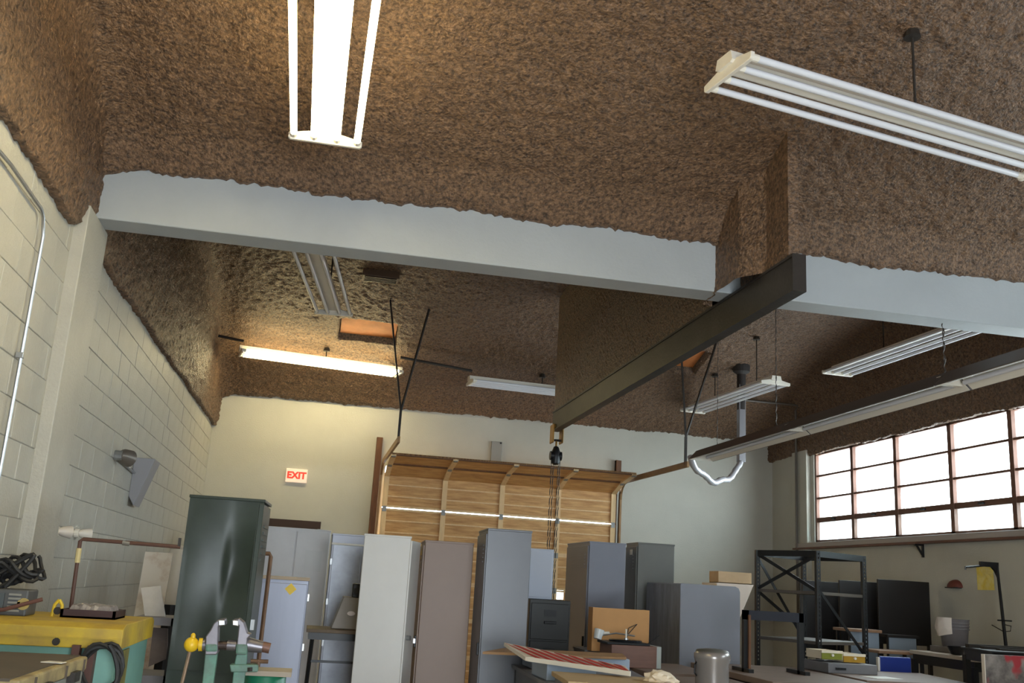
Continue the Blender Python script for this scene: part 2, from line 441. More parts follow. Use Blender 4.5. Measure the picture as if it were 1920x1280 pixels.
a = at(1366, 134, 'z', 4.25); b = a+(at(1900, 330, 'z', 4.25)-at(1340, 172, 'z', 4.25)).normalized()*2.30
fixture(a, b, False, 'unlit four-tube fluorescent fixture over the near bay', (.55,))
a = at(626, 586, 'z', 4.4); fixture((a.x, a.y, 4.4), (a.x-.27, a.y-2.43, 4.4), False, 'unlit fluorescent fixture running behind the cross beam toward the lit lamp', (.25, .75))
fixture(at(452, 660, 'z', 4.46), at(748, 700, 'z', 4.46), True, 'lit fluorescent fixture hanging across the far bay', (.52,))
a = at(882, 716, 'z', 4.4); fixture(a, (a.x+1.5, a.y+.15, 4.4), False, 'unlit short fluorescent fixture beside the hanging fin', (.72,))
fixture(at(1299, 770, 'z', 4.36), at(1454, 717, 'z', 4.36), False, 'unlit fluorescent fixture beside the grey vent pipe', (.3, .8))
a = at(1570, 699, 'z', 4.4); fixture(a, (a.x+.1, a.y-2.44, 4.4), False, 'unlit fluorescent fixture nearest the window wall in the far bay', (.4, .85))

# long industrial strip fixture under the windows side
sx = 4.50
st = thing('strip_light', 'long dark reflector strip light hung on chains toward the windows', 'light fixture', (sx, 11.2, 3.2))
dark_enam = mat('dark_enamel', (84, 76, 74), .4, .1, var=.2, scale=3)
refl = mat('reflector_enamel', (226, 220, 208), .3)
for k in range(3):
    y1 = -k*2.44; y0 = y1-2.43
    MB().prism([(-.16, 0), (-.155, -.004), (-.05, .095), (.05, .095), (.155, -.004), (.16, 0), (.06, .11), (-.06, .11)], 'y', y0, y1).build('reflector', dark_enam, st)
    MB().prism([(-.150, 0), (-.05, .090), (.05, .090), (.150, 0), (.147, -.003), (.048, .085), (-.048, .085), (-.147, -.003)], 'y', y0+.01, y1-.01).build('reflector_lining', refl, st)
    for xx in (-.07, .07):
        MB().tube([(xx, y0+.03, .04), (xx, y1-.03, .04)], .019, 10).build('tube', tube_off, st, smooth=True)
    MB().ext((-.09, y0+.01, .02), (.09, y0+.06, .08)).build('lamp_holder', white_enamel, st)
MB().prism([(-.155, 0), (-.05, .095), (.05, .095), (.155, 0)], 'y', 0, .02).build('end_cap', white_enamel, st)
chy = at(1456, 800, 'x', sx).y-11.2
chain(MB(), (0, chy, .1), (0, chy, vz(11.2+chy)+.04-3.2), .05, .004).build('chain', chain_m, st)
chain(MB(), (0, 6.41-11.2, .1), (0, 6.41-11.2, BZ0-3.2+.01), .05, .005).build('chain', chain_m, st)
chain(MB(), (0, -.5, .1), (0, -.5, vz(10.7)+.04-3.2), .05, .003).build('chain', chain_m, st)
# vent pipe and foil cord from the strip end
vp = at(1390, 690, 'y', 13.1)
tg = thing('vent_pipe', 'grey vent pipe dropping from the far ceiling behind the strip light', 'pipe', (vp.x, 13.1, vz(13.1)))
MB().ext((-.05, -.05, -1.38), (.05, .05, -.25)).build('pipe', mat('vent_grey', (122, 120, 124), .45, .2), tg, bevel=.008)
MB().lathe([(.062, -.62), (.064, -.10), (.12, -.06), (.13, .05)], n=18).build('flange', mat('soot_black', (44, 38, 36), .7), tg)
foil = mat('foil_conduit', (176, 174, 178), .45, .4)
pts = []
p0 = Vector((sx-.12, 11.24, 3.24)); p1 = Vector((vp.x, 13.1, vz(13.1)-1.36))
for i in range(25):
    t = i/24; p = p0.lerp(p1, t); p.z -= .30*math.sin(PI*t)**.7+.02*math.sin(t*19); pts.append(p)
rr = [.036+.008*(i % 2) for i in range(25)]
tag(MB().tube(pts, rr, 10).build('foil_duct', foil, smooth=True), 'sagging foil flexible conduit between strip light and vent pipe', 'conduit')
# conduits along the far ceiling
for p, q, lab in (((-1.52, 13.35, 4.62), (-1.18, 13.35, 4.58), 'short dark conduit between foam wall and lit lamp'), ((.95, 13.55, 4.62), (2.0, 13.7, 4.56), 'thin dark conduit between lit and unlit far lamps')):
    tag(MB().tube([p, q], .02, 8).build('ceiling_conduit', rust_steel, smooth=True), lab, 'conduit')
# ceiling vent
vy = 11.49; vx = .48
tv = thing('ceiling_vent', 'small louvred vent in the far vault behind the cross beam', 'vent', (vx, vy, vz(vy)))
MB().ext((-.22, -.12, -.07), (.22, .12, .05)).build('vent_box', mat('vent_brown', (92, 70, 52), .6), tv, bevel=.01)
for i in range(4): MB().ext((-.19, -.1+i*.055, -.082), (.19, -.08+i*.055, -.068)).build('louvre', rust_steel, tv)

# ------------------------------------------------------------------ overhead sectional door with tracks
od = thing('overhead_door', 'wooden sectional overhead door partly rolled up at the back wall', 'garage door', (D0, YB-.06, 0))
DW = D1-D0
secs = [(0.0, .53), (.53, 1.05), (1.05, 1.57), (1.57, 2.09), (2.09, 2.61), (2.626, 3.13)]
hinge_m = mat('hinge_steel', (140, 140, 138), .5, .6)
hole = (at(1036, 1112, 'y', YB-.06).x-D0, at(1056, 1112, 'y', YB-.06).x-D0, 1.44, 1.60)
NB = 4
def boards(parent, z0, z1, place):
    """three tongue-and-groove boards and stiles for one section; place maps (u across, t up, n toward room) to a point"""
    nb = 3; hgt = z1-z0
    def hx(u0, u1, t0, t1, n0, n1):
        P = [place(u0, t0, n0), place(u1, t0, n0), place(u1, t0, n1), place(u0, t0, n1)]
        Q = [place(u0, t1, n0), place(u1, t1, n0), place(u1, t1, n1), place(u0, t1, n1)]
        return MB().hexa(P, Q)
    for i in range(nb):
        if z0 > 8: nb = 2
        if i >= nb: break
        t0 = hgt*i/nb; t1 = hgt*(i+1)/nb-(.004 if i < nb-1 else 0)
        if z0 < 1.5 < z1 and hole[2] < z0+t1 and hole[3] > z0+t0:
            hx(0, hole[0], t0, t1, 0, .02).build('board', wood_door, parent); hx(hole[1], DW, t0, t1, 0, .02).build('board', wood_door, parent)
            if z0+t0 < hole[2]-.02: hx(hole[0], hole[1], t0, hole[2]-z0, 0, .02).build('board', wood_door, parent)
        else:
            hx(0, DW, t0, t1, 0, .02).build('board', wood_door, parent)
        if i and z0 < 8: hx(.03, DW-.03, t0-.012, t0+.006, .02, .032).build('moulding', wood_stile, parent)
    for k in range(NB+1):
        u = .03+(DW-.06)*k/NB
        hx(u-.038, u+.038, .0, hgt, .02, .05).build('stile', wood_stile, parent)
        hx(u-.03, u+.03, hgt-.05, hgt+.03, .05, .058).build('hinge', hinge_m, parent)
    if z0 < 8:
        hx(0, DW, 0.001, .03, .012, .03).build('rail', wood_stile, parent)
        hx(0, DW, hgt-.03, hgt-.001, .012, .03).build('rail', wood_stile, parent)
    else:
        hx(0, DW, hgt-.03, hgt, .0, .035).build('end_rail', brown_wood, parent)
for z0, z1 in secs:
    s = bpy.data.objects.new('door_section', None); COL.objects.link(s); s.parent = od
    boards(s, z0, z1, lambda u, t, n, z0=z0: (u, -n, z0+t))
prof = [(.05, 3.09), (-.44, 3.235), (-1.0, 3.30)]
prof = [(YB-.06-.06+p[0]-(YB-.06), p[1]) for p in prof]
for (ya, za), (yb, zb) in zip(prof[:-1], prof[1:]):
    s = bpy.data.objects.new('door_section', None); COL.objects.link(s); s.parent = od
    L = math.hypot(yb-ya, zb-za); dy, dz = (yb-ya)/L, (zb-za)/L
    boards(s, 9, 9+L-.012, lambda u, t, n: (u, ya+dy*t+dz*n, za+dz*t-abs(dy)*n+.02))
# the two tracks, each with hanger rods to the ceiling
track_m = mat('track_steel', (150, 116, 78), .5, .4, var=.3, scale=6)
for sgn, X, lab in ((-1, D0-.06, 'left track of the overhead door with two hanger rods'), (1, D1+.07, 'right track of the overhead door with two hanger rods')):
    t = thing('door_track', lab, 'track', (X, YB-.12, 0))
    pts = [(0, 0, .02), (0, 0, 3.0)]+[(0, -.28*(1-math.cos(a)), 3.0+.27*math.sin(a)) for a in (.4, .8, 1.2, PI/2)]+[(0, 12.0-YB+.12, 3.25)]
    for p, q in zip(pts[:-1], pts[1:]): pass
    rail = MB()
    for p, q in zip(pts[:-1], pts[1:]):
        rail.bar(p, q, .03, .075, up=(1, 0, 0) if False else (0, 0, 1) if abs(q[1]-p[1]) > .01 else (0, 1, 0))
    rail.build('rail', track_m, t)
    ye = 12.1-YB+.12
    yt1, yt2 = 12.3, 12.35
    x1, x2 = (-.25, .28) if sgn < 0 else (-.05, .55)
    jx = (0, ye, 3.62)
    MB().bar((0, ye, 3.25), jx, .03, .03).build('hanger', rust_steel, t)
    for xx, yt in ((x1, 12.25), (x2, 12.4)):
        MB().bar(jx, (xx, yt-YB+.12, vz(yt)+.02), .022, .022).build('hanger_rod', rust_steel, t)
jm = brown_wood
tag(shift(MB().ext((D0-.17, YB-.09, 0), (D0-.08, YB+.0, 3.66)).build('door_jamb', jm, bevel=.004), (D0-.12, YB-.04, 0)), 'brown timber jamb left of the overhead door', 'jamb')
tag(shift(MB().ext((D1+.0, YB-.09, 0), (D1+.03, YB, 3.62)).ext((D1+.0, YB-.07, 3.3), (D1+.09, YB, 3.62)).build('door_jamb', jm, bevel=.004), (D1+.02, YB-.04, 0)), 'brown timber jamb right of the overhead door', 'jamb')
p = at(930, 845, 'y', YB); bx = thing('junction_box', 'grey steel plate on the wall above the overhead door', 'electrical box', (p.x, YB, p.z))
MB().ext((-.085, -.05, -.25), (.085, .0, .14)).build('box', mat('plate_grey', (150, 146, 138), .5, .3), bx, bevel=.006)
MB().tube([(.06, -.052, .12), (.06, -.06, .12)], .015, 8).build('bolt', rust_steel, bx); MB().tube([(0, -.052, -.2), (0, -.06, -.2)], .015, 8).build('bolt', rust_steel, bx)

# exit sign
def text(body, size, M, parent, loc, rot, name='lettering'):
    c = bpy.data.curves.new(name, 'FONT'); c.body = body; c.size = size; c.align_x = 'CENTER'; c.align_y = 'CENTER'; c.extrude = .002; c.offset = .006
    o = bpy.data.objects.new(name, c); COL.objects.link(o)
    dg = bpy.context.evaluated_depsgraph_get(); me = bpy.data.meshes.new_from_object(o.evaluated_get(dg)); bpy.data.objects.remove(o)
    me.materials.clear(); me.materials.append(M)
    o = bpy.data.objects.new(name, me); COL.objects.link(o); o.location = loc; o.rotation_euler = rot; o.parent = parent
    return o
p = at(556, 892, 'y', YB)
ex = thing('exit_sign', 'white EXIT sign with red letters on the back wall', 'sign', (p.x, YB, p.z))
MB().ext((-.155, -.05, -.10), (.155, 0, .10)).build('housing', mat('sign_white', (240, 225, 205), .4, emit=((255, 215, 190), .35)), ex, bevel=.006)
text('EXIT', .135, mat('sign_red', (230, 60, 40), .5, emit=((240, 60, 40), .6)), ex, (0, -.053, 0), (PI/2, 0, 0))

# fittings on the left wall
p = at(262, 908, 'x', XL)
sp = thing('wall_floodlight', 'grey wedge-shaped box with a round spotlight on the block wall', 'light', (XL, at(249, 905, 'x', XL+.02).y+.16, p.z))
MB().add([(0, -.16, .20), (0, .16, .20), (0, .16, -.14), (0, -.16, -.14), (.18, -.16, .20), (.18, .16, .20), (.05, .16, -.22), (.05, -.16, -.22)], [(0, 1, 2, 3), (4, 7, 6, 5), (0, 4, 5, 1), (1, 5, 6, 2), (2, 6, 7, 3), (3, 7, 4, 0)]).build('housing', mat('floodlight_grey', (150, 149, 154), .45), sp, bevel=.006)
MB().tube([(0, -1.02, .12), (.06, -1.02, .12)], .04, 10).build('bracket', zinc, sp)
MB().tube([(.04, -1.04, .12), (.065, -.98, .12), (.10, -.92, .11)], [.03, .06, .07], 16).build('lamp_head', mat('lamp_head_grey', (120, 112, 104), .4, .4), sp, smooth=True)
MB().tube([(.02, -1.0, .10), (.02, -.1, .06)], .012, 8).build('arm', zinc, sp)
for x, y, lab in ((120, 996, 'white conical emergency lamp head on the wall, farther from the floodlight box'), (157, 1000, 'white conical emergency lamp head on the wall, nearer the floodlight box')):
    p = at(x, y, 'x', XL+.06)
    t = thing('emergency_lamp', lab, 'light', (XL, p.y, p.z), group='emergency lamp heads')
    MB().tube([(0, 0, 0), (.03, 0, 0)], .03, 12).build('mount', white_enamel, t)
    MB().tube([(.02, 0, 0), (.05, .02, .0), (.09, .05, .0)], [.015, .032, .042], 14).build('shade', mat('lamp_shade_cream', (214, 206, 196), .4), t, smooth=True)
    MB().tube([(.088, .049, 0), (.095, .053, 0)], .037, 14).build('lens', mat('lens', (235, 235, 230), .1), t)

# ------------------------------------------------------------------ lockers and cabinets
def locker(name, label, cat, xl, xr, yt, Y, depth, M, rz=0, z=None, door=None, door_m=None, handle=True, legs=True, group=None):
    """upright steel locker whose front top edge runs between two photo pixels at distance Y"""
    a = at(xl, yt, 'y', Y); b = at(xr, yt+(xr-xl)*.06, 'y', Y)
    wd = (b.x-a.x)/max(.8, math.cos(rz)); H = z or a.z
    t = thing(name, label, cat, (a.x, Y, 0), rz, group)
    z0 = .10 if legs else 0
    MB().ext((0, 0, z0), (wd, depth, H)).build('body', M, t, bevel=.006)
    if legs:
        for lx in (.02, wd-.05):
            for ly in (.02, depth-.05): MB().ext((lx, ly, 0), (lx+.03, ly+.03, z0+.002)).build('leg', M, t)
    MB().ext((-.004, -.003, H-.012), (wd+.004, depth+.003, H+.006)).build('top', M, t, bevel=.003)
    dm = door_m or M
    if door == 'L':
        d = MB().ext((-.014, .02, z0+.03), (0, depth-.02, H-.04)).build('door', dm, t, bevel=.003)
        for i in range(5): MB().ext((-.019, .12, H-.14-i*.035), (-.013, depth-.12, H-.128-i*.035)).build('louvre', dm, d)
        MB().ext((-.03, .05, 1.02), (-.012, .08, 1.12)).build('handle', black, d, bevel=.004)
    if door == 'R':
        d = MB().ext((wd, .02, z0+.03), (wd+.014, depth-.02, H-.04)).build('door', dm, t, bevel=.003)
        for i in range(5): MB().ext((wd+.013, .12, H-.14-i*.035), (wd+.019, depth-.12, H-.128-i*.035)).build('louvre', dm, d)
        if handle: MB().ext((wd+.012, .05, 1.02), (wd+.04, .09, 1.16)).build('handle', zinc, d, bevel=.004)
    return t, wd, H
def diamond(M, p, s, parent, ax='y', name='diamond_sticker'):
    v = [(0, s), (s, 0), (0, -s), (-s, 0)]
    mb = MB().prism(v, ax, -.0015, .0015)
    o = mb.build(name, M, parent); o.location = p; return o
yellow = mat('yellow_paint', (222, 188, 40), .5, var=.2, scale=7)

green = mat('green_locker_steel', (47, 57, 49), .36, 0, var=.35, scale=3, bump=.05, bscale=9, rgb2=(34, 43, 37), spec=.35)
# tall dented green locker: its side panel carries a real dent
gl = at(357, 929, 'y', 6.3); gr = at(497, 938, 'y', 6.3); GW = gr.x-gl.x; GH = gl.z
tg = thing('steel_locker', 'tall dented dark green steel locker behind the vise', 'locker', (gl.x, 6.3, 0), math.radians(-3))
n1, n2 = 40, 110; V = []
for j in range(n2+1):
    for i in range(n1+1):
        x = GW*i/n1; z = .1+(GH-.1)*j/n2
        u = (x/GW-.66)/.30; v = (z-1.60)/.22; w_ = u*.75+v*.45; q = -u*.5+v*.8
        r2 = w_*w_+q*q*1.4
        d = .05*math.exp(-r2*.8)*(1+.6*math.tanh((u+.3)*6)*.4)+.012*math.exp(-(((x/GW-.35)/.25)**2+((z-1.2)/.2)**2))+.004*noise.noise(Vector((x*5, z*4, 2)))
        e = min(1, min(i, n1-i)/2)
        V.append((x, d*e, z))
W_ = n1+1; Fc = [(j*W_+i, j*W_+i+1, (j+1)*W_+i+1, (j+1)*W_+i) for j in range(n2) for i in range(n1)]
mb = MB().add(V, Fc); o = mb.build('side_panel', green, tg)
for p in o.data.polygons: p.use_smooth = True
dk = green
MB().ext((0, .10, .1), (GW-.03, .42, GH)).build('body', dk, tg, bevel=.004)
d = MB().ext((GW-.03, .0, .12), (GW+.0, .44, GH-.02)).build('door', dk, tg, bevel=.004)
MB().ext((GW, .03, 1.25), (GW+.02, .06, 1.31)).build('latch', zinc, d)
for i in range(6): MB().ext((GW, .1, GH-.16-i*.04), (GW+.008, .34, GH-.145-i*.04)).build('louvre', dk, d)
MB().ext((-.005, -.005, GH-.01), (GW+.005, .43, GH+.008)).build('top', green, tg, bevel=.003)
MB().ext((0, .002, .1), (.004, .12, GH-.005)).build('side_flange', dk, tg); MB().ext((GW-.034, .002, .1), (GW-.03, .12, GH-.005)).build('side_flange', dk, tg)
for lx in (.02, GW-.06):
    for ly in (.02, .36): MB().ext((lx, ly, 0), (lx+.035, ly+.035, .105)).build('leg', dk, tg)
MB().ext((0, -.004, 1.0), (GW, .004, 1.006)).build('seam', dk, tg)

# pipe stand between green locker and blue-grey cabinet
p0 = at(493, 1037, 'y', 6.9); p1 = at(508, 1042, 'y', 6.9)
pm = mat('rusty_pipe', (120, 92, 72), .5, .4, var=.4, scale=8)
tag(shift(MB().tube([(p0.x-.06, 6.9, p0.z), (p1.x-.01, 6.9, p0.z), (p1.x, 6.9, p0.z-.02), (p1.x-.005, 6.9, 0.0)], .014, 8).build('bent_pipe', pm, smooth=True), (p1.x, 6.9, 0)), 'rusty bent pipe standing beside the green locker', 'pipe')

bluegrey = mat('bluegrey_steel', (128, 132, 148), .35, .2, var=.12, scale=2, stretch=(4, 4, .6))
t, wd, H = locker('steel_cabinet', 'blue-grey steel cabinet with a yellow diamond sticker', 'cabinet', 487, 580, 1081, 7.6, .45, bluegrey, legs=False)
MB().ext((.01, -.012, .08), (wd-.01, 0, H-.035)).build('door', bluegrey, t, bevel=.003)
MB().ext((-.004, -.02, H-.01), (wd+.004, .46, H+.012)).build('lip', mat('tan_edge', (152, 134, 110), .5), t)
pd = at(545, 1104, 'y', 7.585); diamond(yellow, (pd.x-t.location.x, -.0145, pd.z), .042, t)
for hz in (1.05, 1.4): MB().ext((wd, .005, hz), (wd+.012, .03, hz+.05)).build('hinge', zinc, t)

whitecab = mat('white_cabinet_paint', (216, 214, 216), .45, var=.12, scale=3)
t, wd, H = locker('storage_cabinet', 'white two-door storage cabinet standing below the EXIT sign', 'cabinet', 492, 621, 986, 12.0, .5, whitecab, legs=False)
for i in (0, 1):
    d = MB().ext((.012+i*wd/2, -.016, .08), (wd/2-.004+i*wd/2-.004, 0, H-.03)).build('door', whitecab, t, bevel=.003)
    MB().ext((wd/2-.05+i*.07, -.04, 1.08), (wd/2-.03+i*.07, -.014, 1.2)).build('handle', zinc, d)
MB().ext((wd*.66, -.019, 1.62), (wd*.9, -.0155, 1.86)).build('label_plate', mat('cabinet_label', (206, 205, 206), .4), t)

galv = mat('dull_galvanised', (168, 172, 182), .4, .5, var=.3, scale=5)
t, wd, H = locker('galvanised_locker', 'shiny galvanised metal locker between white cabinet and white locker', 'locker', 624, 686, 1000, 10.5, .45, mat('galv_frame', (150, 152, 162), .4, .4), legs=False)
MB().ext((.02, -.012, .1), (wd-.03, 0, H-.11)).build('door', galv, t, bevel=.003)
MB().ext((.0, -.02, H-.11), (wd, 0, H-.09)).build('rail', white_enamel, t)
for hz in (.9, 1.3, 1.7): MB().ext((.0, -.024, hz), (.02, -.005, hz+.06)).build('hinge', zinc, t)

offwhite = mat('offwhite_locker_paint', (206, 204, 200), .38, var=.08, scale=2)
t, wd, H = locker('steel_locker', 'off-white steel locker beside the brown locker', 'locker', 684, 771, 1001, 8.6, .40, offwhite, rz=math.radians(-4))
door_ = MB().hexa([(wd, .0, .12), (wd+.012, .0, .12), (wd+.095, .30, .12), (wd+.083, .30, .12)], [(wd, .0, H-.03), (wd+.012, .0, H-.03), (wd+.095, .30, H-.03), (wd+.083, .30, H-.03)]).build('open_door', offwhite, t)
MB().tube([(wd+.02, .06, 1.12), (wd+.06, .04, 1.12)], .02, 12).build('lock_knob', zinc, door_)

brown = mat('brown_locker_paint', (148, 126, 114), .45, var=.10, scale=2)
t, wd, H = locker('steel_locker', 'brown steel locker with a yellow sticker on its side door', 'locker', 798, 888, 1013, 9.0, .62, brown, rz=math.radians(-3), door='L')
diamond(yellow, (-.016, .28, 1.83), .05, t, 'x')
MB().ext((-.05, .03, 1.05), (-.014, .07, 1.1)).build('padlock', zinc, t, bevel=.006)

greyl = mat('grey_locker_paint', (96, 98, 104), .36, .15, var=.12, scale=2)
t, wd, H = locker('steel_locker', 'tallest plain grey steel locker, beside the brown locker', 'locker', 916, 997, 991, 8.4, .60, greyl, rz=math.radians(-2), door='L')
MB().ext((-.002, -.004, .1), (.008, .002, H)).build('edge_strip', greyl, t)

lock2 = mat('slate_locker_paint', (126, 128, 140), .36, .15, var=.1, scale=2)
t, wd, H = locker('steel_locker', 'slate-blue steel locker in front of the overhead door', 'locker', 1106, 1174, 1015, 10.5, .95, lock2, door='L')
t, wd, H = locker('steel_locker', 'olive-grey steel locker with a small white sticker beside the slate-blue one', 'locker', 1197, 1265, 1017, 10.5, .42, mat('olive_locker_paint', (104, 104, 100), .36, .15, var=.12, scale=2), door='L')
MB().ext((-.017, .16, H-.14), (-.0135, .24, H-.07)).build('sticker', white_enamel, t)
MB().ext((wd, .02, 1.62), (wd+.03, .06, 1.70)).build('latch', black, t)

lowg = mat('grey_cabinet_paint', (132, 134, 144), .36, .15, var=.08, scale=2)
mottle = mat('mottled_side', (132, 134, 144), .36, .15, var=.5, scale=2.5, rgb2=(92, 92, 94), stretch=(1, 3, .8))  # cabinet paint with soft darker grey patches on the side panel
a = at(1277, 1093, 'y', 9.3); b = at(1388, 1098, 'y', 9.3); H = a.z; wd = b.x-a.x
t = thing('steel_cabinet', 'low grey steel cabinet with rounded top corner and mottled side', 'cabinet', (a.x, 9.3, 0))
poly = [(0, 0), (wd, 0), (wd, H-.05), (wd-.015, H-.015), (wd-.05, H), (0, H)]
MB().prism(poly, 'y', 0, 1.0).build('body', lowg, t, bevel=.004)
MB().ext((-.006, .0, .02), (0, .995, H-.01)).build('side_panel', mottle, t)
MB().ext((.0, -.004, 1.02), (wd, .002, 1.028)).build('seam', lowg, t)

# black file cabinet with a pale box on it
fl = mat('black_file_paint', (48, 49, 48), .35, .2, var=.2)
a = at(994, 1122, 'y', 9.6); b = at(1070, 1126, 'y', 9.6); H = a.z; wd = b.x-a.x
t = thing('file_cabinet', 'black file cabinet with a pale grey box on top', 'cabinet', (a.x, 9.6, 0))
MB().ext((0, 0, 0), (wd, .6, H)).build('body', fl, t, bevel=.005)
for i in range(4):
    z0 = .06+i*(H-.08)/4; z1 = z0+(H-.08)/4-.015
    d = MB().ext((.015, -.016, z0), (wd-.015, 0, z1)).build('drawer', fl, t, bevel=.004)
    MB().ext((wd/2-.06, -.022, z1-.12), (wd/2+.06, -.014, z1-.06)).build('label_holder', black, d)
    MB().ext((wd/2-.06, -.045, z1-.19), (wd/2+.06, -.014, z1-.165)).build('handle', black, d, bevel=.004)
b2 = at(1040, 1030, 'y', 9.7)
t2 = thing('metal_box', 'pale grey upright metal box standing on the black file cabinet', 'box', (a.x-.02, 9.72, H+.0))
MB().ext((0, 0, .0), (b2.x-a.x+.02, .3, b2.z-H)).build('body', mat('pale_grey_paint', (170, 176, 190), .45), t2, bevel=.006)
MB().ext((.01, -.008, .02), (b2.x-a.x+.005, 0, b2.z-H-.02)).build('door', mat('pale_grey_paint', (170, 176, 190)), t2, bevel=.003)

# ------------------------------------------------------------------ bench with the metal hood beside the white locker
bt = at(575, 1178, 'y', 9.2); bz = bt.z
bench_top = mat('bench_wood', (116, 98, 78), .6, var=.3, scale=5)
t = thing('work_table', 'brown-topped folding work table with black legs behind the off-white locker', 'table', (bt.x, 9.2, 0))
MB().ext((0, 0, bz-.03), (.56, .62, bz)).build('table_top', bench_top, t, bevel=.004)
MB().ext((.02, .02, bz-.09), (.54, .60, bz-.03)).build('apron', black, t)
for lx in (.06, .50):
    for ly in (.06, .56): MB().tube([(lx, ly, bz-.08), (lx-.03 if lx < .2 else lx+.03, ly, 0)], .016, 8).build('leg', black, t)
for hz in (.35, .62, .85): MB().bar((.05, .06, hz), (.5, .06, hz), .02, .02).build('stretcher', black, t)
hood_m = mat('hood_grey', (124, 118, 112), .4, .3, var=.15, scale=3)
hp = at(620, 1180, 'y', 9.4)
t = thing('machine_hood', 'grey-brown sloped metal hood with a small label standing on the work table', 'machine', (hp.x, 9.4, bz))
hh = at(640, 1117, 'y', 9.5).z-bz
MB().hexa([(0, 0, 0), (.36, 0, 0), (.36, .32, 0), (0, .32, 0)], [(.09, .05, hh), (.34, .05, hh-.01), (.34, .3, hh-.01), (.09, .3, hh)]).build('hood', hood_m, t, bevel=.006)
MB().lathe([(.0, 0), (.03, 0), (.03, .004), (0, .004)], n=14).build('label', mat('label_white', (230, 220, 220), .4), t)
lb = t.children[-1]; lb.rotation_euler = (PI/2-.13, 0, 0); lb.location = (.17, .012, .14); lb.scale = (1.2, .7, 1)
MB().ext((.165, .1, hh-.01), (.25, .2, hh+.12)).build('motor_block', black, t, bevel=.01)
MB().tube([(.2, .1, hh+.05), (.2, .07, hh+.05)], .03, 12).build('motor_shaft', rust_steel, t)

# ------------------------------------------------------------------ machine with yellow lid, and what stands on it
teal = mat('teal_paint', (120, 168, 156), .5, var=.2, scale=4)
Z = 1.30
fr = at(233, 1172, 'z', Z); bk_ = at(275, 1155, 'z', Z)
x1 = fr.x; y0 = fr.y; y1 = y0+1.0; x0 = XL+.10
t = thing('welding_machine', 'teal machine cabinet with a yellow lid by the block wall', 'machine', (x0, y0, 0)); wd = x1-x0; dp = y1-y0
MB().ext((0, .03, .12), (wd-.02, dp-.02, Z-.10)).build('body', teal, t, bevel=.006)
MB().prism([(0.0, Z-.115), (0.0, Z-.02), (.07, Z), (dp-.07, Z), (dp, Z-.02), (dp, Z-.115)], 'x', -.01, wd).build('lid', mat('dusty_yellow_lid', (206, 176, 36), .55, var=.3, scale=3, rgb2=(150, 122, 62)), t, bevel=.004)
MB().ext((-.01, -.006, Z-.07), (wd, .002, Z-.064)).build('lid_seam', MATS['dusty_yellow_lid'], t)
for xx in (.05, wd*.55):
    MB().tube([(xx, -.01, Z-.09), (xx, .01, Z-.09)], .018, 10).build('latch', rust_steel, t)
MB().ext((wd-.018, .08, .3), (wd-.012, .34, Z-.13)).build('warning_placard', mat('placard', (150, 138, 52), .6, var=.5, scale=9, rgb2=(86, 80, 40)), t)
for xx in (wd-.20, wd-.13):
    MB().ext((xx-.018, -.03, Z-.32), (xx+.018, .03, Z-.10)).build('strap', mat('strap_brown', (84, 52, 42), .6), t)
for lx in (.04, wd-.12):
    for ly in (.06, dp-.14): MB().ext((lx, ly, 0), (lx+.08, ly+.08, .13)).build('foot', black, t)
t_m = (x0, y0, wd, dp)
# coil of cable hanging on the machine front
cc = at(190, 1245, 'y', y0-.08)
pts = []
for i in range(64):
    a_ = i/63*2*PI*3.2; r = .085+.012*math.sin(i*.7); pts.append(Vector((cc.x+r*math.cos(a_), y0-.05-.05*i/63, cc.z-.02+1.35*r*math.sin(a_))))
tag(MB().tube(pts, .010, 6).build('cable_coil', black_rubber, smooth=True), 'black cable coil hanging on the teal machine front', 'cable')
# tray with a bent pipe arm
ty = 5.85; a = at(125, 1150, 'y', ty); b = at(226, 1150, 'y', ty)
t = thing('parts_tray', 'dark red tray of clear plastic on the yellow lid', 'tray', (a.x, ty-.15, Z-.002))
tr = mat('dark_red_tray', (60, 30, 30), .5, var=.3)
tw = b.x-a.x
MB().ext((0, 0, 0), (tw, .3, .012)).build('base', tr, t)
for s in ((0, 0, tw, .014), (0, .286, tw, .3), (0, 0, .014, .3), (tw-.014, 0, tw, .3)):
    MB().ext((s[0], s[1], 0), (s[2], s[3], .045)).build('rim', tr, t)
pl = mat('clear_plastic', (150, 142, 140), .25, var=.4, scale=20)
V = []
for j in range(9):
    for i in range(13):
        e = 1 if 0 < i < 12 and 0 < j < 8 else 0
        V.append((.02+(tw-.04)*i/12, .02+.26*j/8, .015+e*(.05+.02*noise.noise(Vector((i*.9, j*.9, 1))))))
MB().add(V, [(j*13+i, j*13+i+1, (j+1)*13+i+1, (j+1)*13+i) for j in range(8) for i in range(12)]).build('plastic_wrap', pl, t)
pa = at(152, 1010, 'y', 6.05); pb = at(338, 1025, 'y', 6.05); pc = at(133, 1140, 'y', 6.05)
t = thing('pipe_arm', 'thin rusty bent pipe arm rising from the machine lid', 'pipe', (pc.x, 6.05, Z))
MB().tube([(0, 0, 0), (pa.x-pc.x-.003, 0, pa.z-Z-.012), (pa.x-pc.x+.012, 0, pa.z-Z), (pb.x-pc.x, 0, pb.z-Z)], .011, 8).build('pipe', mat('dark_rust', (86, 58, 48), .6), t, smooth=True)
tp_ = lambda k: ((pa.x-pc.x-.003)*k, 0, (pa.z-Z-.012)*k)
MB().tube([tp_(.70), tp_(.90)], .0145, 8).build('tape_wrap', mat('cream_tape', (196, 180, 132), .7), t)
MB().tube([(.22, 0, pa.z-Z-.006), (.26, 0, pa.z-Z-.009)], .014, 8).build('tape_wrap', zinc, t)
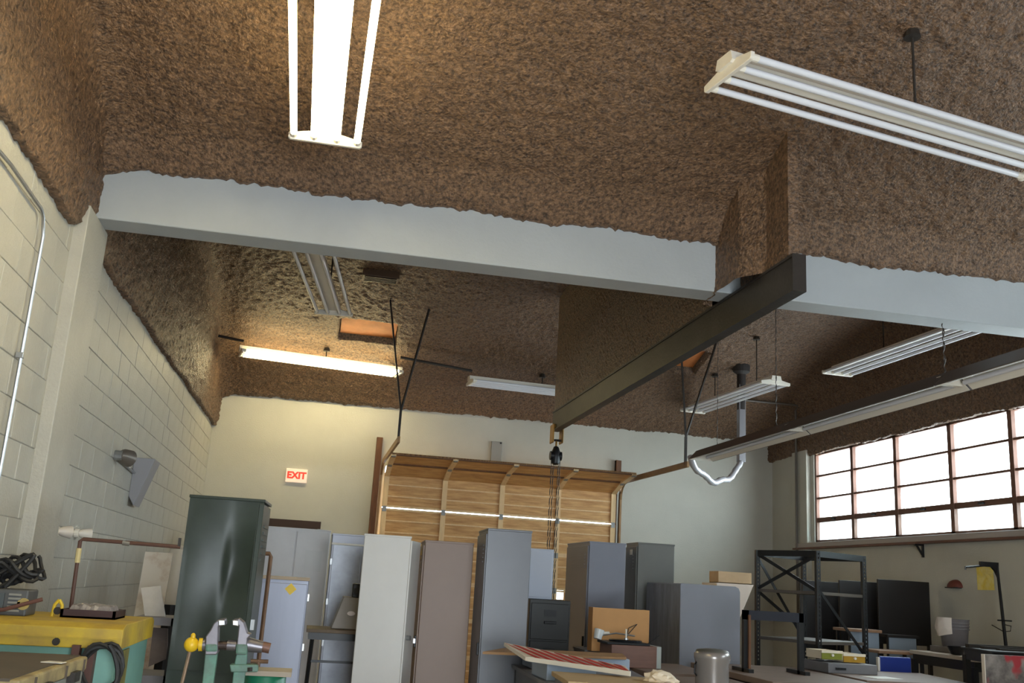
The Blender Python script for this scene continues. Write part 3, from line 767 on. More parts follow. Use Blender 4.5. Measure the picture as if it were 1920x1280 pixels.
MB().ext((pb.x-pc.x-.015, -.01, pb.z-Z), (pb.x-pc.x, .01, pb.z-Z+.05)).build('hook', rust_steel, t)
# little yellow clamp
p = at(107, 1150, 'y', 5.75)
t = thing('spring_clamp', 'small yellow clamp standing on the yellow lid', 'clamp', (p.x, 5.75, Z))
MB().tube([(-.025, 0, 0), (-.018, 0, .06), (0, 0, .085)], .009, 8).build('jaw', yellow, t, smooth=True)
MB().tube([(.025, 0, 0), (.018, 0, .06), (0, 0, .085)], .009, 8).build('jaw', yellow, t, smooth=True)
MB().tube([(0, -.008, .03), (0, .008, .03)], .02, 10).build('spring', rust_steel, t)
# louvred wire feeder and tangled cables
p = at(20, 1148, 'y', 5.7)
t = thing('wire_feeder', 'grey louvred wire feeder on the yellow lid', 'machine', (p.x, 5.7, Z)); fx0 = -.18
feed = mat('feeder_grey', (92, 92, 92), .5, var=.3)
MB().ext((fx0, -.08, 0), (.09, .12, .13)).build('body', feed, t, bevel=.008)
for i in range(5): MB().ext((.0, -.09, .02+i*.02), (.06, -.078, .03+i*.02)).build('louvre', mat('louvre_grey', (140, 138, 130), .5), t)
MB().ext((-.14, -.09, .02), (-.02, -.078, .11)).build('panel', mat('panel_teal_grey', (78, 84, 86), .5), t)
MB().tube([(.075, -.09, .06), (.075, -.078, .06)], .03, 14).build('badge', mat('badge_tan', (170, 150, 90), .5), t)
MB().tube([(-.2, -.12, .02), (.0, -.14, .03), (.17, -.11, .09)], .010, 8).build('lead', mat('red_brown_lead', (96, 62, 54), .6), t, smooth=True)
random.seed(3)
for k in range(4):
    pts = []
    cx, cz = p.x-.06+.03*k, Z+.17+.015*k
    for i in range(40):
        a_ = i/39*2*PI*1.7+k; r = .085+.02*math.sin(3*a_+k)
        pts.append(Vector((cx+r*math.cos(a_), 5.7+.05*math.sin(a_*1.3+k)+.02*k-.03, cz+.045*math.sin(a_)+.03*math.cos(2.3*a_)+.02)))
    tag(MB().tube(pts, .011, 6).build('welding_cable', black_rubber, smooth=True), 'black cable loop tangled on top of the wire feeder', 'cable', 'tangled welding cables')
pts = [Vector((p.x-.16+.19*math.sin(s*PI)*.9+.12*s, 5.66, Z+.14+.17*math.sin(s*PI))) for s in [i/16 for i in range(17)]]
tag(MB().tube(pts, .012, 7).build('welding_cable', black_rubber, smooth=True), 'thick black hose arching over the wire feeder', 'cable')

# tool chest in front of the machine
Zt = 1.2
c_ = [at(-260, 1210, 'z', Zt), at(150, 1217, 'z', Zt), at(164, 1230, 'z', Zt), at(-20, 1280, 'z', Zt)]
P1, P2, P3 = at(150, 1217, 'z', Zt), at(160, 1228, 'z', Zt), at(20, 1276, 'z', Zt)
ex_ = (P3-P2).normalized(); nr = Vector((ex_.y, -ex_.x, 0));
if nr.x < 0: nr = -nr
A = P2; B = P2+ex_*1.0; Wb = .36
Cc = B-nr*Wb; Dd = A-nr*Wb
t = thing('tool_chest', 'worn tan tool chest with latches in front of the teal machine', 'tool chest', (A.x, A.y, 0))
tan = mat('chipped_tan_paint', (176, 158, 108), .6, var=.4, scale=9, rgb2=(112, 96, 70))
dirt = mat('dirty_brown_top', (84, 72, 58), .6, var=.4, scale=3)
def loc(P, z): return (P.x-A.x, P.y-A.y, z)
def quadbox(a, b, c, d, z0, z1, nm, M, bev=0): return MB().hexa([loc(q, z0) for q in (a, b, c, d)], [loc(q, z1) for q in (a, b, c, d)]).build(nm, M, t, bevel=bev)
quadbox(A, B, Cc, Dd, .0, Zt-.065, 'body', mat('chest_grey', (140, 140, 130), .6, var=.3, scale=5), .006)
quadbox(A+nr*.012, B+nr*.012, Cc, Dd, Zt-.06, Zt-.004, 'lid', tan, .008)
quadbox(A-nr*.02, B-nr*.02, Cc+nr*.02, Dd+nr*.02, Zt-.01, Zt, 'lid_top', dirt)
for s in (.18, .62):
    q = A+ex_*s
    quadbox(q+nr*.03, q+ex_*.10+nr*.03, q+ex_*.10, q, Zt-.085, Zt-.045, 'latch', rust_steel)
for s in (.06, .36, .80):
    q = A+ex_*s
    quadbox(q+nr*.018, q+ex_*.012+nr*.018, q+ex_*.012, q, Zt-.06, Zt-.012, 'rib', dirt)
q = A+ex_*.35-nr*.06
tag(MB().hexa([(q.x, q.y, Zt), (q.x+.07, q.y-.02, Zt), (q.x+.06, q.y-.07, Zt), (q.x-.02, q.y-.05, Zt)], [(q.x, q.y, Zt+.003), (q.x+.07, q.y-.02, Zt+.003), (q.x+.06, q.y-.07, Zt+.003), (q.x-.02, q.y-.05, Zt+.003)]).build('paper_scrap', white_enamel), 'small white paper scrap on the tan tool chest', 'paper')

# ------------------------------------------------------------------ post vise
vy_ = 5.3
o_ = at(430, 1250, 'y', vy_)
def vp_(x, y): q = at(x, y, 'y', vy_); return (q.x-o_.x, q.z)
vg = mat('vise_green', (98, 150, 130), .55, var=.35, scale=9, rgb2=(84, 96, 92))
vs_ = mat('vise_steel', (128, 124, 130), .35, .6, var=.3, scale=8)
vt = thing('post_vise', 'green blacksmith post vise with a yellow ball screw handle', 'vise', (o_.x, vy_, 0))
th = .045
def vprism(pts, nm, M, y0=-th, y1=th, bev=.005): return MB().prism([vp_(*q) for q in pts], 'y', y0, y1).build(nm, M, vt, bevel=bev)
j1 = vprism([(386, 1226), (387, 1192), (396, 1180), (402, 1168), (411, 1160), (424, 1158), (425, 1170), (411, 1174), (410, 1222), (407, 1226)], 'moving_jaw', vs_)
j2 = vprism([(443, 1226), (448, 1180), (449, 1172), (437, 1169), (438, 1160), (450, 1158), (459, 1166), (465, 1185), (472, 1188), (465, 1196), (463, 1226)], 'fixed_jaw', vs_)
MB().prism([vp_(*q) for q in [(411, 1160.5), (424, 1160.5), (424, 1171), (411, 1172)]], 'y', -th-.012, th+.012).build('jaw_plate', mat('bright_steel', (190, 190, 192), .3, 1.0), j1, bevel=.004)
MB().prism([vp_(*q) for q in [(437, 1161), (449, 1161), (449, 1173), (437, 1171)]], 'y', -th-.012, th+.012).build('jaw_plate', MATS['bright_steel'], j2, bevel=.004)
a = Vector((vp_(386, 1222)[0], 0, vp_(386, 1222)[1])); b = vp_(407, 1222)
L1 = MB().prism([vp_(386, 1220), vp_(409, 1220), (vp_(405, 1280)[0]-.01, .5), (vp_(387, 1280)[0], .5)], 'y', -.03, .03).build('front_leg', vg, vt, bevel=.005)
MB().prism([vp_(445, 1220), vp_(464, 1220), vp_(463, 1245), (vp_(452, 1280)[0], .3), (vp_(438, 1280)[0], .3), vp_(440, 1245)], 'y', -.03, .03).build('rear_leg', vg, vt, bevel=.005)
MB().prism([vp_(386, 1205), vp_(410, 1205), vp_(410, 1221), vp_(386, 1221)], 'y', -.05, .05).build('front_eye', vg, vt, bevel=.012)
MB().prism([vp_(443, 1205), vp_(465, 1205), vp_(465, 1226), vp_(443, 1226)], 'y', -.05, .05).build('rear_eye', vg, vt, bevel=.012)
def V3(x, y, dy=0): q = vp_(x, y); return (q[0], dy, q[1])
MB().tube([V3(380, 1208), V3(448, 1211)], .02, 14).build('screw', mat('screw_steel', (92, 70, 66), .4, .5, var=.3), vt, smooth=True)
for i in range(8):
    x = 412+i*2.0; MB().tube([V3(x, 1209.5), V3(x+.9, 1209.6)], .0235, 14).build('screw_thread', rust_steel, vt)
MB().tube([V3(426, 1209), V3(443, 1210)], .026, 14).build('collar', vs_, vt, smooth=True)
MB().tube([V3(462, 1208), V3(470, 1209), V3(492, 1213), V3(494, 1213)], [.036, .034, .028, .02], 16).build('screw_box', vs_, vt, smooth=True)
MB().tube([V3(492, 1212), V3(506, 1215)], .026, 14).build('screw_box_end', mat('rusted_box', (110, 82, 72), .5, .4), vt, smooth=True)
yb = mat('ball_yellow', (226, 186, 36), .4, var=.1)
c0 = vp_(359, 1208)
prof = [(math.sin(a_)*.036+.0005, -.036*math.cos(a_)) for a_ in [i*PI/12 for i in range(13)]]
bo = MB().lathe(prof, (0, 0, 0), 18).build('ball', yb, vt, smooth=True); bo.location = (c0[0], 0, c0[1])
MB().lathe([(.012, .03), (.012, .044), (.010, .05), (.004, .055)], n=12).build('ball_tip', yb, vt).location = (c0[0]+.003, 0, c0[1])
MB().tube([V3(366, 1208), V3(374, 1208.5)], .018, 12).build('neck', yb, vt, smooth=True)
MB().tube([V3(373, 1208), V3(380, 1208)], .032, 14).build('washer', yb, vt, smooth=True)
MB().tube([V3(380, 1208), V3(387, 1208.5)], .028, 14).build('thrust_washer', vs_, vt, smooth=True)
MB().tube([(c0[0], 0, c0[1]), (c0[0]-.035, -.02, c0[1]-.32)], .009, 8).build('handle_bar', mat('handle_steel', (150, 128, 108), .35, .5), vt, smooth=True)
MB().prism([vp_(432, 1244), vp_(484, 1244), vp_(484, 1258), vp_(434, 1258)], 'y', -.05, .05).build('mount_bracket', vg, vt, bevel=.005)
MB().tube([V3(470, 1256, -.06), V3(470, 1249, -.06)], .012, 8).build('bolt', rust_steel, vt)
MB().tube([V3(470, 1239), V3(503, 1240)], .010, 8).build('clamp_bolt', pm, vt)
MB().tube([V3(484, 1236), V3(484, 1246)], .010, 8).build('clamp_stud', pm, vt)
# drum stand under the vise bracket
s0 = at(497, 1262, 'y', vy_+.02)
st_ = thing('drum_stand', 'green steel drum stand topped with a plate beside the vise', 'stand', (s0.x, vy_+.12, 0))
dz = s0.z
MB().lathe([(.10, 0), (.105, .02), (.105, dz-.02), (.10, dz-.012)], n=24).build('drum', mat('drum_green', (30, 112, 82), .35, var=.15), st_, smooth=True)
MB().ext((-.13, -.12, dz-.012), (.13, .10, dz+.012)).build('plate', mat('plate_wood_grey', (140, 128, 112), .5), st_)
# post vise base: leg carried to the floor
MB().bar((vp_(446, 1280)[0], 0, .32), (vp_(446, 1280)[0], 0, 0), .04, .04).build('post', vg, vt)

# ------------------------------------------------------------------ scrap panels and heater by the block wall
scrap = mat('stained_white_panel', (212, 204, 194), .6, var=.4, scale=3, rgb2=(160, 122, 94), thr=(.28, .5))
pA = at(275, 1090, 'y', 7.6)
def panel(label, pts, Y, lean, th, M, name='leaning_board'):
    """sheet standing on the floor plane, outline from four photo pixels at distance Y, leaning back by lean metres"""
    q = [at(x, y, 'y', Y) for x, y in pts]; zb = min(p.z for p in q); zt = max(p.z for p in q)
    f = [Vector((p.x, Y+lean*(p.z-zb)/(zt-zb), p.z)) for p in q]
    bk = [p+Vector((0, th, 0)) for p in f]
    o = MB().hexa(f, bk).build(name, M)
    c = sum(f, Vector())/4; shift(o, (c.x, Y, zb)); return tag(o, label, 'panel')
panel('tall rust-stained white panel leaning on the block wall', [(208, 1400), (262, 1402), (312, 1035), (258, 1032)], 7.75, .35, .025, scrap)
panel('short white board leaning below the stained panel', [(272, 1158), (310, 1158), (296, 1098), (260, 1102)], 7.08, .10, .03, mat('short_board', (206, 200, 194), .6, var=.25, scale=5))
hz0 = at(314, 1130, 'y', 8.2); hz1 = at(314, 1032, 'y', 8.2)
t = thing('storage_tank', 'white upright cylinder tank behind the green locker', 'tank', (hz0.x, 8.5, 0))
MB().lathe([(.10, 0), (.10, hz0.z-.02)], n=20).build('stand', black, t)
MB().lathe([(.075, hz0.z-.03), (.08, hz0.z), (.08, hz1.z-.02), (.07, hz1.z+.02), (.02, hz1.z+.05)], n=20).build('tank', mat('tank_white', (220, 214, 206), .4), t, smooth=True)
sh = at(298, 1155, 'y', 7.1)
t = thing('scrap_shelf', 'low grey steel shelf with scraps between machine and green locker', 'shelf', (sh.x-.1, 6.95, 0))
for z_ in (sh.z, sh.z-.36, sh.z-.75):
    MB().ext((-.02, 0, z_-.05), (.22, .4, z_)).build('shelf_board', mat('shelf_grey', (128, 122, 124), .5), t)
for lx in (-.02, .2):
    for ly in (0, .37): MB().ext((lx, ly, 0), (lx+.03, ly+.03, sh.z-.003)).build('post', rust_steel, t)
panel('grey angled offcut lying on the lower scrap shelf', [(278, 1250), (312, 1235), (310, 1180), (282, 1178)], 7.0, .12, .02, mat('offcut', (120, 104, 96), .6, var=.4, scale=6))

# ------------------------------------------------------------------ centre benches with boards, boxes and the record player
def table(name, label, cat, corners, z, th, Mtop, Mbody, kind='legs'):
    """table whose top outline is four points, counter-clockwise, at height z"""
    c = sum((Vector((p[0], p[1], 0)) for p in corners), Vector())/4
    t = thing(name, label, cat, (c.x, c.y, 0))
    q = [Vector((p[0]-c.x, p[1]-c.y, 0)) for p in corners]
    MB().hexa([p+Vector((0, 0, z-th)) for p in q], [p+Vector((0, 0, z)) for p in q]).build('table_top', Mtop, t, bevel=.004)
    k = [p*.94 for p in q]
    if kind == 'legs':
        MB().hexa([p+Vector((0, 0, z-th-.09)) for p in k], [p+Vector((0, 0, z-th)) for p in k]).build('apron', Mbody, t)
        for p in k: MB().ext((p.x*.97-.025, p.y*.97-.025, 0), (p.x*.97+.025, p.y*.97+.025, z-th-.05)).build('leg', Mbody, t)
    else:
        MB().hexa([p+Vector((0, 0, .0)) for p in k], [p+Vector((0, 0, z-th)) for p in k]).build('body', Mbody, t, bevel=.005)
        a, b = k[0], k[1]
        for i in range(2):
            u0 = a.lerp(b, .04+.48*i); u1 = a.lerp(b, .48+.48*i); nn = Vector(((b-a).y, -(b-a).x, 0)).normalized()*.012
            for z0, z1 in ((.08, z*.45), (z*.48, z-th-.03)):
                d = MB().hexa([u0+nn+Vector((0, 0, z0)), u1+nn+Vector((0, 0, z0)), u1+Vector((0, 0, z0)), u0+Vector((0, 0, z0))], [u0+nn+Vector((0, 0, z1)), u1+nn+Vector((0, 0, z1)), u1+Vector((0, 0, z1)), u0+Vector((0, 0, z1))]).build('drawer', Mbody, t, bevel=.003)
                mid = u0.lerp(u1, .5)+nn*2+Vector((0, 0, z1-.06))
                MB().box(mid, (.09, .02, .02)).build('handle', zinc, d)
    return t
greybench = mat('bench_grey', (120, 120, 124), .5, var=.2, scale=4)
maroon = mat('bench_maroon', (74, 48, 46), .5, var=.25, scale=5)
tantop = mat('bench_tan_top', (132, 112, 100), .55, var=.25, scale=4)
WZ = 1.0
table('work_bench', 'grey steel bench stacked with boards beside the tallest grey locker', 'bench', [(1.66, 6.78), (2.50, 6.60), (2.74, 8.32), (1.72, 8.34)], WZ-.03, .03, greybench, greybench, 'cab')
paleblue = mat('pale_blue_foam', (172, 186, 204), .6, var=.1)
bz_ = WZ-.03
t = tag(shift(MB().ext((1.80, 7.92, bz_), (2.60, 8.32, bz_+.11)).build('foam_box', paleblue, bevel=.008), (2.2, 8.3, bz_)), 'pale blue box under the thin wooden sheet', 'box')
# thin wooden sheet
zs = bz_+.11
q = [at(905, 1219, 'z', zs+.02), at(960, 1222, 'z', zs+.02), at(1150, 1214, 'z', zs+.02), at(938, 1204, 'z', zs+.02)]
q = [(1.36, 7.72), (2.55, 7.86), (2.66, 8.32), (1.64, 8.30)]
wsheet = mat('wood_sheet', (164, 124, 82), .6, var=.3, scale=5, stretch=(1, 6, 6))
o = MB().hexa([(x, y, zs) for x, y in q], [(x, y, zs+.018) for x, y in q]).build('wood_sheet', wsheet)
tag(shift(o, (2.1, 8.3, zs)), 'thin brown wooden sheet lying behind the striped board', 'board')
# striped barricade board, red bars as thin inlays
zb = bz_+.105
B0, B1 = at(985, 1231, 'y', 7.05), at(1182, 1259, 'y', 6.42)
B2, B3 = at(1172, 1248, 'y', 6.72), at(945, 1204, 'y', 7.55)
bo = thing('barricade_board', 'white barricade board with slanted red stripes lying on the bench', 'barricade', (B0.x, B0.y, B0.z))
def bil(u, v, dz=0):
    p = (B0.lerp(B1, u)).lerp(B3.lerp(B2, u), v)-B0
    return (p.x, p.y, p.z+dz)
def bslab(a, z0, z1): return MB().hexa([bil(u, v, z0) for u, v in a], [bil(u, v, z1) for u, v in a])
bslab([(0, 0), (1, 0), (1, 1), (0, 1)], -.026, 0).build('board', mat('board_cream', (226, 216, 204), .5, var=.12, scale=6), bo)
MB().bar(bil(.03, 0, -.012), bil(1, 0, -.012), .012, .03).build('front_edge', white_enamel, bo)
redm = mat('stripe_red', (186, 48, 40), .5, var=.15, scale=8)
for i in range(9):
    u0 = -.05+i*.12; sk = .17
    pts = [(u0+sk, .04), (u0+sk+.055, .04), (u0+.055, .94), (u0, .94)]
    pts = [(min(.995, max(.005, u)), v) for u, v in pts]
    if pts[1][0]-pts[0][0] > .01 or pts[2][0]-pts[3][0] > .01: bslab(pts, -.001, .002).build('stripe', redm, bo)
B_leg = thing('support_box', 'pale blue box propping up the striped board', 'box', (1.86, 7.0, bz_))
MB().ext((-.16, .02, 0), (.2, .5, B0.z-.03-bz_)).build('body', paleblue, B_leg, bevel=.006)
# plywood in the foreground
zp = 1.0
Q = [at(1052, 1277, 'z', zp+.03), at(1215, 1288, 'z', zp+.03), at(1205, 1262, 'z', zp+.03), at(992, 1241, 'z', zp+.03)]
Q = [(1.60, 6.05), (2.25, 5.9), (2.40, 6.52), (1.66, 6.72)]
t = table('plywood_table', 'raw plywood sheet on a table in front of the striped board', 'table', Q, 1.06, .03, mat('raw_plywood', (186, 160, 122), .6, var=.25, scale=4, stretch=(1, 8, 8)), greybench, 'legs')
# crumpled paper on the plywood
cp = Vector((2.28, 6.3, 1.06))
V = []; Fq = []
bm = bmesh.new(); bmesh.ops.create_icosphere(bm, subdivisions=3, radius=1)
for v in bm.verts:
    k_ = 1+.35*noise.noise(v.co*2.6)+.2*noise.noise(v.co*6); v.co = Vector((v.co.x*.10*k_, v.co.y*.10*k_, max(-.2, v.co.z)*.055*k_+.010))
me = bpy.data.meshes.new('crumpled_paper'); bm.to_mesh(me); bm.free(); me.materials.append(mat('paper_cream', (226, 212, 190), .8))
o = bpy.data.objects.new('crumpled_paper', me); COL.objects.link(o); o.location = cp+Vector((0, 0, .0)); tag(o, 'crumpled cream paper on the plywood table', 'paper')

# table with cardboard box, wooden box and record player
tb = table('work_table', 'dark table carrying the cardboard box and record player', 'table', [(2.45, 8.80), (3.45, 8.80), (3.50, 9.75), (2.62, 9.75)], .96, .04, greybench, maroon, 'legs') if False else None
sp0 = Vector((2.5, 8.86, 0))
table('work_table', 'dark maroon table carrying the cardboard box and record player', 'table', [(2.84, 8.15), (3.50, 8.15), (3.52, 9.28), (2.84, 9.28)], .97, .04, tantop, maroon, 'legs')
cb0 = at(1112, 1138, 'y', 9.1); cb1 = at(1218, 1141, 'y', 9.1)
card = mat('cardboard', (196, 146, 92), .7, var=.12, scale=4)
ch = .42
t = thing('crate_table', 'grey stand under the cardboard box', 'stand', (cb0.x, 9.12, 0))
MB().ext((0, .18, 0), (.22, .6, 1.04)).build('body', greybench, t, bevel=.004)
MB().ext((-.01, .17, 1.04), (.225, .62, 1.055)).build('top', greybench, t)
tc = thing('cardboard_box', 'open cardboard box standing behind the record player', 'box', (cb0.x, 9.1, 0.97))
bw = cb1.x-cb0.x; cz0 = .09; cz1 = cb0.z-.97
MB().ext((0.03, .0, cz0), (bw, .02, cz1)).build('front_panel', card, tc)
MB().ext((0.0, .0, cz0), (.03, .15, cz1)).build('side_panel', card, tc)
MB().ext((bw-.02, .02, cz0), (bw, .15, cz1)).build('side_panel', card, tc)
MB().ext((0.03, .02, cz0), (bw-.02, .15, cz0+.01)).build('bottom', card, tc)
wb0 = at(1147, 1208, 'y', 8.55); wb1 = at(1232, 1210, 'y', 8.55); wbz = at(1147, 1238, 'y', 8.55).z
t = thing('wooden_box', 'brown wooden box carrying the record player', 'box', (wb0.x, 8.55, .97))
wh = wb0.z-.97
MB().ext((0, 0, 0), (wb1.x-wb0.x, .36, wh)).build('case', mat('walnut_veneer', (120, 86, 74), .5, var=.25, scale=6, stretch=(1, 1, 8)), t, bevel=.004)
MB().ext((wb1.x-wb0.x, .01, 0), (wb1.x-wb0.x+.045, .34, wh)).build('end_piece', mat('grey_end', (170, 176, 172), .5), t, bevel=.004)
rp = thing('record_player', 'black record player with a tonearm on the brown wooden box', 'record player', ((wb0.x+wb1.x)/2-.03, 8.72, wb0.z))
MB().ext((-.21, -.15, 0), (.18, .17, .022)).build('deck', black, rp, bevel=.005)
MB().lathe([(.145, .022), (.148, .034), (.14, .04), (.02, .041), (.004, .041)], (0, 0, 0), 28).build('platter', mat('platter_black', (30, 34, 40), .15, .2), rp, smooth=True)
MB().tube([(0, -.02, .04), (0, -.02, .13)], .008, 8).build('spindle', white_enamel, rp)
MB().tube([(0, -.02, .041), (0, -.02, .052)], .02, 12).build('spindle_base', zinc, rp)
MB().tube([(-.20, .10, .06), (-.05, .12, .085), (.12, .1, .07)], .007, 8).build('tonearm', zinc, rp, smooth=True)
MB().tube([(-.24, .06, .03), (-.22, .07, .11)], [.035, .045], 12).build('arm_pivot', mat('pivot_white', (200, 204, 206), .3), rp, smooth=True)
MB().tube([(-.2, .1, .08), (-.12, .1, .085)], .012, 8).build('arm_weight', white_enamel, rp)
pts = [Vector((rp.location.x+.10, 9.07, 1.20)), Vector((rp.location.x+.13, 9.06, 1.32)), Vector((rp.location.x+.22, 9.06, 1.42)), Vector((rp.location.x+.14, 9.06, 1.38)), Vector((rp.location.x+.11, 9.05, 1.27)), Vector((rp.location.x+.24, 9.02, 1.2)), Vector((rp.location.x+.44, 9.06, 1.33))]
pts = [q + Vector((0, 0, -.10)) for q in pts]
tag(MB().tube(pts, .004, 6).build('loose_wire', black_rubber, smooth=True), 'thin black wire curling in front of the cardboard box', 'wire')

# brown tables in front
t2c = [at(1432, 1276, 'z', 1.0), at(1585, 1273, 'z', 1.0), at(1482, 1247.5, 'z', 1.0), at(1372, 1248.5, 'z', 1.0)]
table('school_table', 'tan-topped dark table behind the grey urn', 'table', [(3.58, 7.40), (4.58, 7.40), (4.66, 9.15), (3.60, 9.15)], 1.0, .05, tantop, maroon, 'legs')
table('school_table', 'tan-topped dark table running toward the black shelving', 'table', [(4.70, 7.95), (5.78, 8.0), (6.0, 9.15), (4.76, 9.15)], 1.0, .05, tantop, maroon, 'legs')
table('school_table', 'dark side table under the grey urn', 'table', [(2.62, 7.02), (3.48, 7.02), (3.52, 8.08), (2.92, 8.08)], .955, .05, tantop, maroon, 'legs')
ja = at(1318, 1222, 'y', 7.3); jb = at(1378, 1222, 'y', 7.3); jr = (jb.x-ja.x)/2
jt = thing('metal_urn', 'grey metal urn with a domed lid on the side table', 'urn', ((ja.x+jb.x)/2, 7.3+jr, .955)); jh = ja.z-.955
ug = mat('urn_grey', (146, 140, 136), .25, .35)
MB().lathe([(jr*.98, 0), (jr, .02), (jr*.97, jh-.10), (jr*1.08, jh-.05), (jr*1.08, jh-.02), (jr*.95, jh)], n=28).build('body', ug, jt, smooth=True)
MB().lathe([(jr*1.0, jh-.002), (jr*.9, jh+.012), (jr*.4, jh+.022), (.01, jh+.024)], n=28).build('lid', mat('urn_lid', (110, 108, 102), .4, .3), jt, smooth=True)
MB().tube([(-jr, 0, jh-.08), (-jr-.02, -.02, jh-.10), (-jr-.02, -.02, jh-.16), (-jr+.002, 0, jh-.18)], .007, 8).build('handle', black, jt, smooth=True)

# open dark frame stand
fa = at(1395, 1143, 'y', 8.25); fb = at(1508, 1145, 'y', 8.25)
t = thing('frame_stand', 'open black angle-iron frame standing on the tan table', 'frame', (fa.x, 8.25, 1.0)); fw = fb.x-fa.x; fh = fa.z-1.0
for lx in (0, fw-.05):
    MB().ext((lx, 0, 0), (lx+.045, .045, fh-.001)).build('leg', black, t)
    MB().ext((lx, -.1, 0), (lx+.045, .25, .03)).build('foot', black, t)
for ly in (0,): MB().ext((0, ly, fh-.08), (fw, ly+.04, fh)).build('rail', mat('dark_blue_black', (40, 42, 52), .35, .3), t)
MB().ext((.035, -.02, 0), (.055, .0, fh-.04)).build('wood_strip', brown_wood, t)

# slotted-angle shelving
sa, sb_, sc = at(1417, 1037, 'y', 9.95), at(1533, 1030, 'y', 9.35), at(1622, 1034, 'y', 9.75)
A_ = Vector((4.66, 9.98, 0)); B_ = Vector((5.00, 9.32, 0)); C_ = Vector((5.74, 9.72, 0)); D_ = A_+C_-B_
SH = 2.12
t = thing('shelving_unit', 'tall black slotted-angle shelving unit near the windows', 'shelving', (B_.x, B_.y, 0))
posts = [p-B_ for p in (A_, B_, C_, D_)]
for i, p in enumerate(posts):
    po = MB().ext((p.x-.022, p.y-.022, 0), (p.x-.004, p.y-.016, SH)).ext((p.x+.008, p.y-.022, 0), (p.x+.022, p.y-.016, SH)).ext((p.x-.022, p.y-.016, 0), (p.x-.016, p.y+.022, SH))
    po.ext((p.x-.004, p.y-.022, 0), (p.x+.008, p.y-.016, 1.0))
    for k in range(28): po.ext((p.x-.004, p.y-.022, 1.018+k*.04), (p.x+.008, p.y-.016, 1.04+k*.04 if k < 27 else SH))
    po.build('post', black, t)
shm = mat('shelf_steel', (96, 88, 80), .45, .3, var=.2)
for z in (.3, .75, 1.24, 1.72, SH-.03):
    if z > 2: 
        for p, q in zip(posts, posts[1:]+posts[:1]): MB().bar((p.x, p.y, z), (q.x, q.y, z), .03, .06).build('top_rail', black, t)
    else:
        MB().hexa([(p.x, p.y, z-.03) for p in posts], [(p.x, p.y, z) for p in posts]).build('shelf', shm, t)
pp = posts
for p, q, z0, z1 in ((pp[0], pp[1], 1.72, 2.08), (pp[1], pp[0], 1.72, 2.08), (pp[1], pp[2], 1.75, 1.1), (pp[0], pp[3], 1.7, 1.3), (pp[0], pp[3], 2.05, 1.2)):
    MB().bar((p.x, p.y, z0), (q.x, q.y, z1), .006, .035).build('brace', black, t)
MB().ext((.05, .3, 1.72), (.4, .5, 1.86)).build('storage_bin', mat('bin_brown', (96, 78, 66), .7), t) if False else None
# loose things on and by the shelving
bx0 = at(1347, 1070, 'y', 11.0); bx1 = at(1412, 1072, 'y', 11.0); bx2 = at(1347, 1090, 'y', 11.0)
tq = thing('hood_cabinet', 'white sloping hood behind the low grey cabinet', 'cabinet', (bx0.x, 11.0, 0))
hb_ = at(1345, 1092, 'y', 11.0)
MB().prism([(-.02, hb_.z), (.44, hb_.z), (.26, hb_.z-.40), (-.02, hb_.z-.40)], 'y', 0, .45).build('hood', mat('hood_cream', (226, 208, 194), .5), tq, bevel=.005)
MB().ext((-.02, 0, 0), (.24, .45, hb_.z-.40)).build('stand', greybench, tq)
wz0 = hb_.z; wbx = thing('plywood_box', 'small open plywood box on the white hood', 'box', (bx0.x+.01, 11.02, wz0))
pw = mat('pale_plywood', (206, 172, 132), .6, var=.2, scale=4); bw_ = bx1.x-bx0.x-.02; bh_ = bx0.z-wz0
for s in ((0, 0, bw_, .012), (0, .26, bw_, .272), (0, .012, .012, .26), (bw_-.012, .012, bw_, .26)): MB().ext((s[0], s[1], 0), (s[2], s[3], bh_)).build('side', pw, wbx)
MB().ext((0, 0, 0), (bw_, .272, .01)).build('bottom', pw, wbx)

# dark steel sheets leaning behind the shelving
dks = mat('dark_sheet', (36, 32, 31), .5, .2, var=.3, scale=3)
def sheet(label, xl, xr, yt, Y, lean, tilt=0, M=dks, zb=.0):
    a, b = at(xl, yt, 'y', Y), at(xr, yt+tilt, 'y', Y)
    f = [Vector((a.x, Y-lean, zb)), Vector((b.x, Y-lean, zb)), Vector((b.x, Y, b.z)), Vector((a.x, Y, a.z))]
    o = MB().hexa(f, [p+Vector((0, .03, 0)) for p in f]).build('steel_sheet', M); return tag(shift(o, (a.x, Y-lean, zb)), label, 'sheet')
def welding_screen(label, xl, xr, yt, Y, zb):
    a, b = at(xl, yt, 'y', Y), at(xr, yt+4, 'y', Y)
    t = thing('welding_screen', label, 'screen', (a.x, Y, 0)); w_ = b.x-a.x
    MB().ext((0, 0, zb), (w_, .03, a.z)).build('panel', dks, t, bevel=.004)
    for lx in (0.0, w_-.04): MB().ext((lx, -.005, 0), (lx+.04, .035, zb+.02)).build('leg', rust_steel, t)
    for lx in (0.0, w_-.04): MB().ext((lx, -.2, 0), (lx+.04, .2, .03)).build('foot', rust_steel, t)
welding_screen('dark standing panel nearest the window wall', 1646, 1742, 1085, 10.7, 1.2)
welding_screen('dark standing panel behind the right shelving post', 1574, 1650, 1087, 11.1, 1.2)
welding_screen('dark standing panel seen through the shelving', 1500, 1572, 1087, 11.45, 1.05)

